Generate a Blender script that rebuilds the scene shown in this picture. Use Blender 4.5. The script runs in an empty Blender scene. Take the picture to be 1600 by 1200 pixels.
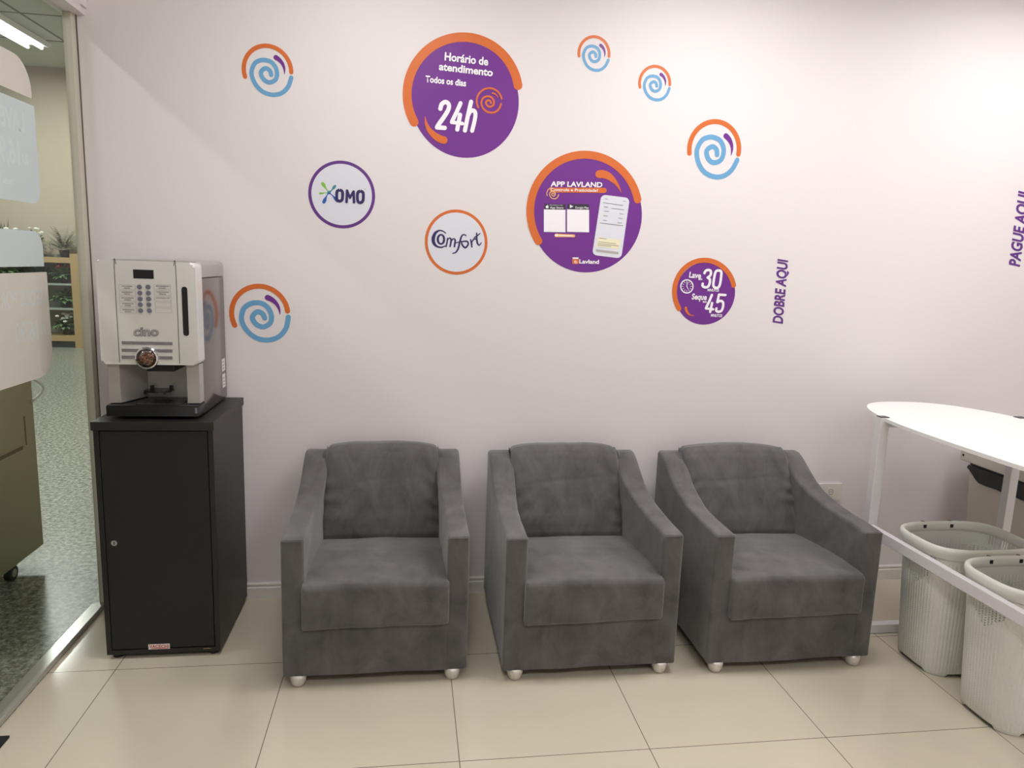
import bpy, bmesh, math, random
from mathutils import Vector, Matrix, noise
C = bpy.context.scene.collection
PI = math.pi

# ------------------------------------------------------------------ camera
F_PX, YAW, PITCH, ROLL = 1121.5, 0.146, 0.1652, 0.0348
CAM = Vector((1.0323, -3.0952, 1.4916))
def cam_axes():
    cy, sy, cp, sp, cr, sr = (math.cos(YAW), math.sin(YAW), math.cos(PITCH), math.sin(PITCH), math.cos(ROLL), math.sin(ROLL))
    f0, r0, u0 = Vector((sy, cy, 0)), Vector((cy, -sy, 0)), Vector((0, 0, 1))
    f = cp * f0 - sp * u0; u = cp * u0 + sp * f0
    return cr * r0 + sr * u, -sr * r0 + cr * u, f
RX, UP, FW = cam_axes()
cd = bpy.data.cameras.new('camera'); cam = bpy.data.objects.new('camera', cd); C.objects.link(cam)
cd.sensor_width = 36; cd.lens = F_PX / 1600 * 36; cd.clip_start = 0.05; cd.clip_end = 100
m = Matrix.Identity(4)
for i in range(3):
    m[i][0], m[i][1], m[i][2], m[i][3] = RX[i], UP[i], -FW[i], CAM[i]
cam.matrix_world = m
bpy.context.scene.camera = cam

# ------------------------------------------------------------------ world, exposure
sc = bpy.context.scene
w = bpy.data.worlds.new('world'); sc.world = w; w.use_nodes = True
w.node_tree.nodes['Background'].inputs[0].default_value = (0.9, 0.92, 1.0, 1)
w.node_tree.nodes['Background'].inputs[1].default_value = 0.15
sc.view_settings.view_transform = 'Standard'; sc.view_settings.look = 'None'
sc.view_settings.gamma = 1; sc.view_settings.use_curve_mapping = False
sc.view_settings.exposure = 0.0

# ------------------------------------------------------------------ room lights
def area(name, loc, size, power, col=(1, 1, 1), rot=(0, 0, 0), sy=None, spread=PI):
    l = bpy.data.lights.new(name, 'AREA'); l.shape = 'RECTANGLE'; l.size = size; l.size_y = sy or size
    l.energy = power; l.color = col; l.spread = spread
    o = bpy.data.objects.new(name, l); C.objects.link(o); o.location = loc; o.rotation_euler = rot
    return o
CEIL = 2.85
ROOM_LAMPS = [(0.9, -.92, 6.5), (2.3, -.92, 12), (3.8, -.88, 13.5), (0.9, -3.6, 17), (2.5, -3.6, 12), (4.1, -3.6, 4)]
for (x, y, p) in ROOM_LAMPS:
    area('ceiling_lamp_light', (x, y, CEIL - 0.045), 0.56, p, (0.985, 0.995, 1.02))
MARKET_LAMPS = [(-2.2, -1.6, 36), (-3.9, 1.8, 95), (-1.9, 3.2, 95), (-3.90, 7.2, 105), (-6.2, 5.0, 100)]
for (x, y, p) in MARKET_LAMPS:
    area('market_lamp_light', (x, y, 4.08), 0.14, p, (0.97, 1.0, 0.97), sy=1.15)

# ------------------------------------------------------------------ pixel ray to a plane (used to read real positions)
def pix(u, v, ax, c):
    d = RX * ((u - 800) / F_PX) - UP * ((v - 600) / F_PX) + FW
    t = (c - CAM[ax]) / d[ax]
    return CAM + d * t
def wall(u, v): return pix(u, v, 1, 0.0)

# ------------------------------------------------------------------ materials
def s2l(c):
    return tuple(((x / 255) / 12.92 if x / 255 <= .04045 else ((x / 255 + .055) / 1.055) ** 2.4) for x in c)
def mat(name, col, rough=.5, metal=0, spec=.5, srgb=True, noise_amt=0, noise_scale=8, bump=0, bump_scale=200, coat=0, sheen=0):
    mt = bpy.data.materials.new(name); mt.use_nodes = True
    nt = mt.node_tree; b = nt.nodes['Principled BSDF']
    c = s2l(col) if srgb else col
    b.inputs['Base Color'].default_value = (*c, 1); b.inputs['Roughness'].default_value = rough
    b.inputs['Metallic'].default_value = metal; b.inputs['Specular IOR Level'].default_value = spec
    b.inputs['Coat Weight'].default_value = coat; b.inputs['Sheen Weight'].default_value = sheen
    tc = nt.nodes.new('ShaderNodeTexCoord')
    if noise_amt:
        n = nt.nodes.new('ShaderNodeTexNoise'); n.inputs['Scale'].default_value = noise_scale; n.inputs['Detail'].default_value = 5
        r = nt.nodes.new('ShaderNodeMapRange'); r.inputs[1].default_value = .3; r.inputs[2].default_value = .7
        r.inputs[3].default_value = 1 - noise_amt; r.inputs[4].default_value = 1 + noise_amt
        mx = nt.nodes.new('ShaderNodeMix'); mx.data_type = 'RGBA'; mx.blend_type = 'MULTIPLY'; mx.inputs[0].default_value = 1
        mx.inputs[6].default_value = (*c, 1)
        nt.links.new(tc.outputs['Object'], n.inputs['Vector']); nt.links.new(n.outputs[0], r.inputs[0])
        nt.links.new(r.outputs[0], mx.inputs[7]); nt.links.new(mx.outputs[2], b.inputs['Base Color'])
    if bump:
        n = nt.nodes.new('ShaderNodeTexNoise'); n.inputs['Scale'].default_value = bump_scale; n.inputs['Detail'].default_value = 4
        bp = nt.nodes.new('ShaderNodeBump'); bp.inputs['Strength'].default_value = bump; bp.inputs['Distance'].default_value = .002
        nt.links.new(tc.outputs['Object'], n.inputs['Vector']); nt.links.new(n.outputs[0], bp.inputs['Height'])
        nt.links.new(bp.outputs[0], b.inputs['Normal'])
    return mt
def emis(name, col, strength):
    mt = bpy.data.materials.new(name); mt.use_nodes = True; b = mt.node_tree.nodes['Principled BSDF']
    b.inputs['Base Color'].default_value = (*col, 1); b.inputs['Emission Color'].default_value = (*col, 1)
    b.inputs['Emission Strength'].default_value = strength
    return mt

M = {}
M['wall'] = mat('wall_paint', (228, 221, 222), .55, bump=.15, bump_scale=60)
M['base'] = mat('baseboard_paint', (226, 221, 214), .35)
M['ceil'] = mat('ceiling_paint', (235, 233, 228), .8)
M['alu'] = mat('aluminium', (176, 174, 164), .22, .2)
M['alu_post'] = mat('painted_aluminium', (200, 194, 178), .4)
M['rubber'] = mat('grey_seal', (84, 80, 68), .7)
M['black'] = mat('black_laminate', (21, 22, 22), .5, bump=.35, bump_scale=900)
M['black_side'] = mat('black_laminate_side', (29, 27, 27), .42, bump=.3, bump_scale=900)
M['blackplastic'] = mat('black_plastic', (26, 26, 30), .25)
M['darkhole'] = mat('dark_opening', (14, 14, 16), .6)
M['chrome'] = mat('chrome', (225, 225, 228), .08, 1)
M['mirror_strip'] = mat('polished_strip', (190, 188, 200), .12, 1)
M['fascia'] = mat('white_glossy_plastic', (214, 212, 208), .22, coat=.4)
M['silver'] = mat('silver_plastic', (176, 172, 168), .35, .25)
M['steel'] = mat('steel_side', (146, 139, 136), .2, .92)
M['groove'] = mat('groove_grey', (84, 84, 86), .5)
M['button'] = mat('grey_button', (112, 112, 126), .3)
M['print'] = mat('grey_print', (120, 118, 124), .5)
M['printlight'] = mat('pale_print_frame', (178, 174, 172), .5)
M['labelwhite'] = mat('white_label', (222, 220, 216), .5)
M['red'] = mat('red_print', (200, 50, 40), .5)
M['gold'] = mat('worn_metal', (180, 160, 110), .3, .6)
M['bean'] = mat('coffee_bean', (92, 50, 32), .35)
M['bean2'] = mat('coffee_bean_light', (160, 104, 70), .35)
M['foot'] = mat('silver_foot', (214, 209, 200), .3, .25, noise_amt=.12, noise_scale=90)
M['purple'] = mat('purple_vinyl', (114, 50, 142), .38, spec=.35)
M['orange'] = mat('orange_vinyl', (214, 110, 52), .38, spec=.35)
M['blue'] = mat('blue_vinyl', (108, 164, 206), .38, spec=.35)
M['deeppurple'] = mat('deep_purple_vinyl', (98, 48, 132), .4)
M['white'] = mat('white_vinyl', (244, 240, 246), .4)
M['lilacwhite'] = mat('cool_white_vinyl', (222, 222, 232), .4)
M['navy'] = mat('navy_print', (44, 34, 92), .4)
M['green'] = mat('green_print', (130, 190, 70), .4)
M['teal'] = mat('teal_print', (60, 140, 150), .4)
M['royal'] = mat('royal_print', (40, 90, 180), .4)
M['charcoal'] = mat('charcoal_print', (52, 44, 62), .4)
M['paleyellow'] = mat('pale_yellow_print', (240, 232, 200), .4)
M['amber'] = mat('amber_print', (246, 186, 110), .4)
M['table'] = mat('white_table_top', (236, 234, 231), .35)
M['tube'] = mat('white_steel_tube', (222, 220, 222), .35)
M['socket'] = mat('socket_plastic', (224, 218, 212), .35)
M['bin'] = mat('bin_plastic', (212, 205, 194), .5)
M['bag'] = mat('black_bin_liner', (22, 26, 28), .3, bump=.6, bump_scale=40)
M['market_wall'] = mat('market_wall_paint', (182, 170, 152), .8)
M['market_ceil'] = mat('market_ceiling', (192, 198, 188), .9)
M['seam'] = mat('ceiling_seam', (110, 116, 108), .9)
M['olive'] = mat('olive_laminate', (160, 152, 124), .45)
M['olive_mark'] = mat('olive_dark_mark', (108, 98, 74), .6)
M['wood'] = mat('shelf_wood', (168, 142, 100), .6)
M['glassshelf'] = mat('shelf_board_grey', (150, 158, 148), .4)
M['shelfback'] = mat('shelf_backing', (150, 152, 136), .7)
M['leaf'] = mat('leaf_green', (48, 82, 50), .5, noise_amt=.4, noise_scale=9)
M['leaf2'] = mat('leaf_pale', (96, 128, 84), .5, noise_amt=.4, noise_scale=9)
M['flower'] = mat('white_petal', (232, 232, 222), .6)
M['redflower'] = mat('red_petal', (190, 60, 70), .6)
M['pot'] = mat('dark_pot', (46, 56, 50), .6)
M['bluepot'] = mat('dark_blue_pot', (58, 60, 100), .4)
M['mat'] = mat('black_mat', (22, 22, 24), .9)
M['lamp_white'] = mat('lamp_housing', (235, 235, 235), .4)
M['lamp_on'] = emis('lamp_diffuser', (1.0, .97, .94), 6)
M['tube_on'] = emis('fluorescent_tube', (.9, .95, 1.0), 9)

def suede():
    mt = mat('grey_suede', (92, 89, 88), .95, spec=.15, sheen=.35, bump=.35, bump_scale=700)
    nt = mt.node_tree; b = nt.nodes['Principled BSDF']
    b.inputs['Sheen Roughness'].default_value = .5
    tc = nt.nodes.new('ShaderNodeTexCoord')
    mp = nt.nodes.new('ShaderNodeMapping'); mp.inputs['Scale'].default_value = (1.6, 1, 1)
    n = nt.nodes.new('ShaderNodeTexNoise'); n.inputs['Scale'].default_value = 6.5; n.inputs['Detail'].default_value = 6
    n.inputs['Roughness'].default_value = .62; n.inputs['Distortion'].default_value = .6
    cr = nt.nodes.new('ShaderNodeValToRGB')
    cr.color_ramp.elements[0].position = .30; cr.color_ramp.elements[0].color = (*s2l((76, 73, 73)), 1)
    cr.color_ramp.elements[1].position = .72; cr.color_ramp.elements[1].color = (*s2l((108, 105, 104)), 1)
    nt.links.new(tc.outputs['Object'], mp.inputs[0]); nt.links.new(mp.outputs[0], n.inputs['Vector'])
    nt.links.new(n.outputs[0], cr.inputs[0]); nt.links.new(cr.outputs[0], b.inputs['Base Color'])
    return mt
M['suede'] = suede()

def tiles():
    mt = mat('porcelain_floor', (204, 194, 174), .10, spec=.35, coat=0)
    nt = mt.node_tree; b = nt.nodes['Principled BSDF']
    g = nt.nodes.new('ShaderNodeNewGeometry'); mp = nt.nodes.new('ShaderNodeMapping')
    mp.inputs['Location'].default_value = (6.0 + .001, 12.0 + .5405, 0)
    br = nt.nodes.new('ShaderNodeTexBrick'); br.offset = 0; br.squash = 1
    br.inputs['Scale'].default_value = 1; br.inputs['Brick Width'].default_value = .6; br.inputs['Row Height'].default_value = .6
    br.inputs['Mortar Size'].default_value = .0016; br.inputs['Mortar Smooth'].default_value = .1
    br.inputs['Color1'].default_value = (*s2l((206, 196, 176)), 1); br.inputs['Color2'].default_value = (*s2l((203, 193, 173)), 1)
    br.inputs['Mortar'].default_value = (*s2l((120, 108, 92)), 1)
    nt.links.new(g.outputs['Position'], mp.inputs[0]); nt.links.new(mp.outputs[0], br.inputs['Vector'])
    n = nt.nodes.new('ShaderNodeTexNoise'); n.inputs['Scale'].default_value = 3; n.inputs['Detail'].default_value = 6
    r = nt.nodes.new('ShaderNodeMapRange'); r.inputs[3].default_value = .95; r.inputs[4].default_value = 1.05
    nt.links.new(g.outputs['Position'], n.inputs['Vector']); nt.links.new(n.outputs[0], r.inputs[0])
    mx = nt.nodes.new('ShaderNodeMix'); mx.data_type = 'RGBA'; mx.blend_type = 'MULTIPLY'; mx.inputs[0].default_value = 1
    nt.links.new(br.outputs['Color'], mx.inputs[6]); nt.links.new(r.outputs[0], mx.inputs[7]); nt.links.new(mx.outputs[2], b.inputs['Base Color'])
    return mt
M['tiles'] = tiles()

def granite():
    mt = mat('grey_granite', (120, 122, 114), .3)
    nt = mt.node_tree; b = nt.nodes['Principled BSDF']
    g = nt.nodes.new('ShaderNodeNewGeometry')
    n = nt.nodes.new('ShaderNodeTexNoise'); n.inputs['Scale'].default_value = 42; n.inputs['Detail'].default_value = 5; n.inputs['Roughness'].default_value = .75
    cr = nt.nodes.new('ShaderNodeValToRGB'); e = cr.color_ramp.elements
    e[0].position = .36; e[0].color = (*s2l((56, 58, 50)), 1); e[1].position = .62; e[1].color = (*s2l((186, 190, 176)), 1)
    k = e.new(.48); k.color = (*s2l((122, 126, 112)), 1)
    nt.links.new(g.outputs['Position'], n.inputs['Vector']); nt.links.new(n.outputs[0], cr.inputs[0])
    br = nt.nodes.new('ShaderNodeTexBrick'); br.offset = 0; br.inputs['Scale'].default_value = 1
    br.inputs['Brick Width'].default_value = .6; br.inputs['Row Height'].default_value = .6; br.inputs['Mortar Size'].default_value = .002
    br.inputs['Color1'].default_value = (1, 1, 1, 1); br.inputs['Color2'].default_value = (.96, .96, .96, 1); br.inputs['Mortar'].default_value = (.55, .55, .5, 1)
    mp = nt.nodes.new('ShaderNodeMapping'); mp.inputs['Location'].default_value = (12.27, 12.54, 0)
    nt.links.new(g.outputs['Position'], mp.inputs[0]); nt.links.new(mp.outputs[0], br.inputs['Vector'])
    mx = nt.nodes.new('ShaderNodeMix'); mx.data_type = 'RGBA'; mx.blend_type = 'MULTIPLY'; mx.inputs[0].default_value = 1
    nt.links.new(cr.outputs[0], mx.inputs[6]); nt.links.new(br.outputs['Color'], mx.inputs[7]); nt.links.new(mx.outputs[2], b.inputs['Base Color'])
    return mt
M['granite'] = granite()

def glass():
    mt = bpy.data.materials.new('clear_glass'); mt.use_nodes = True; nt = mt.node_tree
    nt.nodes.clear(); out = nt.nodes.new('ShaderNodeOutputMaterial'); mx = nt.nodes.new('ShaderNodeMixShader')
    t = nt.nodes.new('ShaderNodeBsdfTransparent'); t.inputs[0].default_value = (.94, .962, .945, 1)
    g = nt.nodes.new('ShaderNodeBsdfGlossy'); g.inputs['Roughness'].default_value = .01
    f = nt.nodes.new('ShaderNodeFresnel'); f.inputs[0].default_value = 1.45
    ge = nt.nodes.new('ShaderNodeNewGeometry'); mm = nt.nodes.new('ShaderNodeMath'); mm.operation = 'SUBTRACT'; mm.inputs[0].default_value = 1
    m2 = nt.nodes.new('ShaderNodeMath'); m2.operation = 'MULTIPLY'
    nt.links.new(ge.outputs['Backfacing'], mm.inputs[1]); nt.links.new(mm.outputs[0], m2.inputs[0]); nt.links.new(f.outputs[0], m2.inputs[1])
    nt.links.new(m2.outputs[0], mx.inputs[0]); nt.links.new(t.outputs[0], mx.inputs[1]); nt.links.new(g.outputs[0], mx.inputs[2])
    nt.links.new(mx.outputs[0], out.inputs[0])
    return mt
M['glass'] = glass()

def frosted(name, col, tr=.45):
    mt = bpy.data.materials.new(name); mt.use_nodes = True; nt = mt.node_tree
    nt.nodes.clear(); out = nt.nodes.new('ShaderNodeOutputMaterial'); mx = nt.nodes.new('ShaderNodeMixShader')
    d = nt.nodes.new('ShaderNodeBsdfDiffuse'); d.inputs[0].default_value = (*s2l(col), 1)
    t = nt.nodes.new('ShaderNodeBsdfTranslucent'); t.inputs[0].default_value = (*s2l(col), 1)
    mx.inputs[0].default_value = tr
    nt.links.new(d.outputs[0], mx.inputs[1]); nt.links.new(t.outputs[0], mx.inputs[2]); nt.links.new(mx.outputs[0], out.inputs[0])
    return mt
M['frost_warm'] = frosted('frosted_vinyl_warm', (234, 228, 222))
M['frost_cool'] = frosted('frosted_vinyl_cool', (226, 232, 234))
M['frost_text'] = frosted('frosted_vinyl_letters', (236, 240, 240))

def dome_glass():
    mt = bpy.data.materials.new('dome_plastic'); mt.use_nodes = True; nt = mt.node_tree
    nt.nodes.clear(); out = nt.nodes.new('ShaderNodeOutputMaterial'); mx = nt.nodes.new('ShaderNodeMixShader')
    t = nt.nodes.new('ShaderNodeBsdfTransparent'); g = nt.nodes.new('ShaderNodeBsdfGlossy'); g.inputs['Roughness'].default_value = .03
    f = nt.nodes.new('ShaderNodeLayerWeight'); f.inputs[0].default_value = .35
    nt.links.new(f.outputs['Fresnel'], mx.inputs[0]); nt.links.new(t.outputs[0], mx.inputs[1]); nt.links.new(g.outputs[0], mx.inputs[2])
    nt.links.new(mx.outputs[0], out.inputs[0])
    return mt
M['dome'] = dome_glass()

# ------------------------------------------------------------------ object helpers
def link(name, bm, material, parent=None, smooth=False):
    bmesh.ops.recalc_face_normals(bm, faces=bm.faces)
    me = bpy.data.meshes.new(name); bm.to_mesh(me); bm.free()
    for mt in (material if isinstance(material, (list, tuple)) else [material]): me.materials.append(mt)
    if smooth:
        for p in me.polygons: p.use_smooth = True
    o = bpy.data.objects.new(name, me); C.objects.link(o)
    if parent is not None: o.parent = parent
    return o
def autosmooth(o, ang=35):
    me = o.data
    for p in me.polygons: p.use_smooth = True
    me.update()
    bm = bmesh.new(); bm.from_mesh(me)
    for e in bm.edges:
        if len(e.link_faces) == 2 and e.calc_face_angle(0) > math.radians(ang): e.smooth = False
    bm.to_mesh(me); bm.free()
    return o
def thing(name, label, cat, loc=(0, 0, 0), rz=0, group=None):
    o = bpy.data.objects.new(name, None); C.objects.link(o); o.empty_display_size = .1
    o.location = loc; o.rotation_euler = (0, 0, rz); o['label'] = label; o['category'] = cat
    if group: o['group'] = group
    return o
def tag(o, label, cat, group=None):
    o['label'] = label; o['category'] = cat
    if group: o['group'] = group
    return o
def struct(o): o['kind'] = 'structure'; return o
def box(bm, x0, x1, y0, y1, z0, z1, bev=0, seg=2):
    vs = [bm.verts.new((x, y, z)) for x in (x0, x1) for y in (y0, y1) for z in (z0, z1)]
    fs = [(0, 1, 3, 2), (4, 6, 7, 5), (0, 4, 5, 1), (2, 3, 7, 6), (0, 2, 6, 4), (1, 5, 7, 3)]
    faces = [bm.faces.new([vs[i] for i in f]) for f in fs]
    if bev:
        es = list({e for f in faces for e in f.edges})
        bmesh.ops.bevel(bm, geom=es, offset=bev, segments=seg, profile=.5, affect='EDGES')
    return bm
def B(*a, **k): return box(bmesh.new(), *a, **k)
def cyl(bm, p0, p1, r0, r1=None, n=24, cap=True):
    p0, p1 = Vector(p0), Vector(p1); r1 = r0 if r1 is None else r1
    d = (p1 - p0).normalized(); a = d.orthogonal().normalized(); b = d.cross(a)
    A = [bm.verts.new(p0 + (a * math.cos(t) + b * math.sin(t)) * r0) for t in [2 * PI * i / n for i in range(n)]]
    D = [bm.verts.new(p1 + (a * math.cos(t) + b * math.sin(t)) * r1) for t in [2 * PI * i / n for i in range(n)]]
    for i in range(n): bm.faces.new((A[i], A[(i + 1) % n], D[(i + 1) % n], D[i]))
    if cap: bm.faces.new(A[::-1]); bm.faces.new(D)
    return bm
def lathe(bm, prof, n=24, c=(0, 0, 0)):
    rings = []
    for r, z in prof:
        rings.append([bm.verts.new((c[0] + r * math.cos(2 * PI * i / n), c[1] + r * math.sin(2 * PI * i / n), c[2] + z)) for i in range(n)])
    for a, b in zip(rings, rings[1:]):
        for i in range(n): bm.faces.new((a[i], a[(i + 1) % n], b[(i + 1) % n], b[i]))
    bm.faces.new(rings[0][::-1]); bm.faces.new(rings[-1])
    return bm
def prism(bm, pts, fn, d0, d1):
    """pts 2D polygon, fn(a,b,d)->3D, extruded from d0 to d1"""
    A = [bm.verts.new(fn(a, b, d0)) for a, b in pts]; D = [bm.verts.new(fn(a, b, d1)) for a, b in pts]
    n = len(pts)
    bm.faces.new(A); bm.faces.new(D[::-1])
    for i in range(n): bm.faces.new((A[i], D[i], D[(i + 1) % n], A[(i + 1) % n]))
    return bm
def rrect(x0, x1, z0, z1, r, n=6):
    if not isinstance(r, (list, tuple)): r = [r] * 4
    pts = []
    for (cx, cz, a0, rr) in ((x1 - r[0], z1 - r[0], 0, r[0]), (x0 + r[1], z1 - r[1], 90, r[1]), (x0 + r[2], z0 + r[2], 180, r[2]), (x1 - r[3], z0 + r[3], 270, r[3])):
        for i in range(n + 1):
            a = math.radians(a0 + 90 * i / n); pts.append((cx + rr * math.cos(a), cz + rr * math.sin(a)))
    return pts
def tube_path(bm, pts, r, n=10):
    pts = [Vector(p) for p in pts]; rings = []
    for i, p in enumerate(pts):
        d = ((pts[min(i + 1, len(pts) - 1)] - pts[max(i - 1, 0)])).normalized()
        a = d.cross(Vector((0, 1, .01))).normalized(); b = d.cross(a)
        rings.append([bm.verts.new(p + (a * math.cos(2 * PI * k / n) + b * math.sin(2 * PI * k / n)) * r) for k in range(n)])
    for A, D in zip(rings, rings[1:]):
        for k in range(n): bm.faces.new((A[k], A[(k + 1) % n], D[(k + 1) % n], D[k]))
    bm.faces.new(rings[0][::-1]); bm.faces.new(rings[-1])
    return bm
def catmull(pts, k=6):
    out = []; n = len(pts)
    for i in range(n - 1):
        p0, p1, p2, p3 = pts[max(i - 1, 0)], pts[i], pts[i + 1], pts[min(i + 2, n - 1)]
        for j in range(k):
            t = j / k
            out.append(tuple(.5 * ((2 * b) + (-a + c) * t + (2 * a - 5 * b + 4 * c - d) * t * t + (-a + 3 * b - 3 * c + d) * t ** 3) for a, b, c, d in zip(p0, p1, p2, p3)))
    out.append(tuple(pts[-1])); return out

# ================================================================== SETTING
struct(link('floor', B(-.225, 5.3, -5.2, .12, -.1, 0), M['tiles']))
struct(link('wall_back', B(-.215, 5.3, 0, .12, 0, 4.1), M['wall']))
struct(link('wall_right', B(5.2, 5.3, -5.2, 0, 0, 4.1), M['wall']))
struct(link('wall_rear', B(-.27, 5.2, -5.3, -5.2, 0, 4.1), M['wall']))
struct(link('ceiling', B(-.185, 5.2, -5.2, 0, CEIL, CEIL + .1), M['ceil']))
bm = bmesh.new()
prof = [(0, 0), (-.016, 0), (-.016, .052), (-.011, .056), (-.011, .062), (-.014, .066), (-.012, .071), (0, .072)]
prism(bm, prof, lambda a, b, d: (d, a, b), -.2, 5.2)
struct(link('baseboard_back', bm, M['base']))
struct(link('trim_1', B(-.27, -.185, -5.2, 0, 2.36, CEIL + .1, .002), M['wall']))          # header over the glass
struct(link('trim_2', B(-.185, -.176, -.05, 0, 2.385, CEIL, .001), M['wall']))
p = thing('window_1', 'glass partition', 'window'); del p['label']; del p['category']; struct(p)
link('pane', B(-.244, -.238, -5.2, -.0395, .02, 2.36), M['glass'], p)
link('post', B(-.2505, -.219, -.040, -.001, 0, 2.36, .002), M['alu_post'], p)
link('sill_rail', B(-.279, -.2255, -5.2, -.0395, 0, .022, .003), M['alu'], p)
link('seal', B(-.2185, -.2155, -.004, -.0005, 0, 2.385), M['rubber'], p)

# neighbouring market seen through the glass
MZ, MY = 4.17, 9.2
struct(link('floor_market', B(-9, -.2255, -5.2, MY, -.1, -.0005), M['granite']))
struct(link('ceiling_market', B(-9, -.27, -5.2, MY, MZ, MZ + .1), M['market_ceil']))
struct(link('wall_market_far', B(-9, -.2, MY, MY + .1, 0, MZ), M['market_wall']))
struct(link('wall_market_left', B(-9.1, -9, -5.2, MY, 0, MZ), M['market_wall']))
struct(link('wall_market_right', B(-.26, -.2, .121, MY, 0, MZ), M['market_wall']))
struct(link('wall_market_rear', B(-9, -.27, -5.3, -5.2, 0, MZ), M['market_wall']))
bm = bmesh.new()
for y in (6.53, 7.66, 5.4, 4.27): box(bm, -9, -.27, y, y + .03, MZ - .004, MZ - .0005)
for x in (-3.48, -4.73, -5.98, -2.23): box(bm, x, x + .03, -5, MY, MZ - .004, MZ - .0005)
struct(link('trim_3', bm, M['seam']))

# ceiling lamps (room)
def lamp_panel(name, x, y, z, sx, sy, on, label, group):
    t = thing(name, label, 'lamp', (x, y, z), 0, group)
    bm = bmesh.new()
    for a in ((-sx, sx, -sy, -sy + .02), (-sx, sx, sy - .02, sy), (-sx, -sx + .02, -sy + .02, sy - .02), (sx - .02, sx, -sy + .02, sy - .02)):
        box(bm, a[0], a[1], a[2], a[3], -.04, 0)
    link('frame', bm, M['lamp_white'], t)
    link('diffuser', B(-sx + .02, sx - .02, -sy + .02, sy - .02, -.03, -.005), on, t)
for (x, y, pw) in ROOM_LAMPS:
    lab = 'square white panel lamp on the ceiling, %s, %s' % ('near the stickered wall' if y > -2 else 'toward the rear wall', 'left one by the glass' if x < 1.5 else 'middle one' if x < 3.2 else 'right one')
    lamp_panel('ceiling_lamp', x, y, CEIL, .32, .32, M['lamp_on'], lab, 'panel lamps on the waiting room ceiling')

def tube_lamp(x, y, label, group):
    t = thing('fluorescent_lamp', label, 'lamp', (x, y, MZ - .005), 0, group)
    bm = bmesh.new(); prism(bm, [(-.20, 0), (-.16, -.05), (-.02, -.02), (0, -.025), (.02, -.02), (.16, -.05), (.20, 0)], lambda a, b, d: (a, d, b), -.62, .62)
    link('reflector', bm, M['lamp_white'], t)
    for s in (-.085, .085): link('tube', cyl(bmesh.new(), (s, -.6, -.062), (s, .6, -.062), .02), M['tube_on'], t)
for i, (x, y, pw) in enumerate(MARKET_LAMPS):
    if i == 3: tube_lamp(x, y, 'lit twin-tube ceiling lamp seen through the glass above the frosted signs', None)
    else: tube_lamp(x, y, ('twin-tube market ceiling lamp nearest the entrance side, out of sight', 'twin-tube market ceiling lamp above the olive counter aisle', 'twin-tube market ceiling lamp close behind the stickered wall', '', 'twin-tube market ceiling lamp farthest to the left')[i], 'other market ceiling lamps')

# ================================================================== ARMCHAIRS
def chaikin(poly, it=2):
    for _ in range(it):
        o = []
        for i in range(len(poly)):
            a, b = poly[i], poly[(i + 1) % len(poly)]
            o += [(a[0] * .75 + b[0] * .25, a[1] * .75 + b[1] * .25), (a[0] * .25 + b[0] * .75, a[1] * .25 + b[1] * .75)]
        poly = o
    return poly
def resample(poly, step):
    out = []
    for i in range(len(poly)):
        a, b = poly[i], poly[(i + 1) % len(poly)]
        n = max(1, int(round(math.hypot(b[0] - a[0], b[1] - a[1]) / step)))
        for k in range(n): out.append((a[0] + (b[0] - a[0]) * k / n, a[1] + (b[1] - a[1]) * k / n))
    return out
def inward(poly):
    n = len(poly); ar = sum(poly[i][0] * poly[(i + 1) % n][1] - poly[(i + 1) % n][0] * poly[i][1] for i in range(n))
    s = 1 if ar > 0 else -1; out = []
    for i in range(n):
        a, b = poly[i - 1], poly[(i + 1) % n]; dx, dy = b[0] - a[0], b[1] - a[1]; l = math.hypot(dx, dy) or 1
        out.append((-dy / l * s, dx / l * s))
    return out
def loft_x(poly, x0, x1, r, nx=24, disp=None, step=.02, taper=0):
    """closed (y,z) profile swept along x with rounded ends of radius r"""
    poly = resample(poly, step); inn = inward(poly); bm = bmesh.new()
    xs = []; k = 5
    for i in range(k): a = PI / 2 * i / k; xs.append((x0 + r * (1 - math.cos(a)), r * (1 - math.sin(a))))
    for i in range(nx + 1): xs.append((x0 + r + (x1 - x0 - 2 * r) * i / nx, 0))
    for i in range(k - 1, -1, -1): a = PI / 2 * i / k; xs.append((x1 - r * (1 - math.cos(a)), r * (1 - math.sin(a))))
    rings = []
    for x, off in xs:
        ring = []
        for (a, b), (ia, ib) in zip(poly, inn):
            v = Vector((x, a + ia * off, b + ib * off))
            if disp: v += disp(v, Vector((0, -ia, -ib)))
            ring.append(bm.verts.new(v))
        rings.append(ring)
    n = len(poly)
    for A, D in zip(rings, rings[1:]):
        for i in range(n): bm.faces.new((A[i], A[(i + 1) % n], D[(i + 1) % n], D[i]))
    bm.faces.new(rings[0]); bm.faces.new(rings[-1][::-1])
    return bm
def N(v, s, seed): return noise.noise(Vector((v.x * s + seed, v.y * s + seed * 1.7, v.z * s)))

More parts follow.
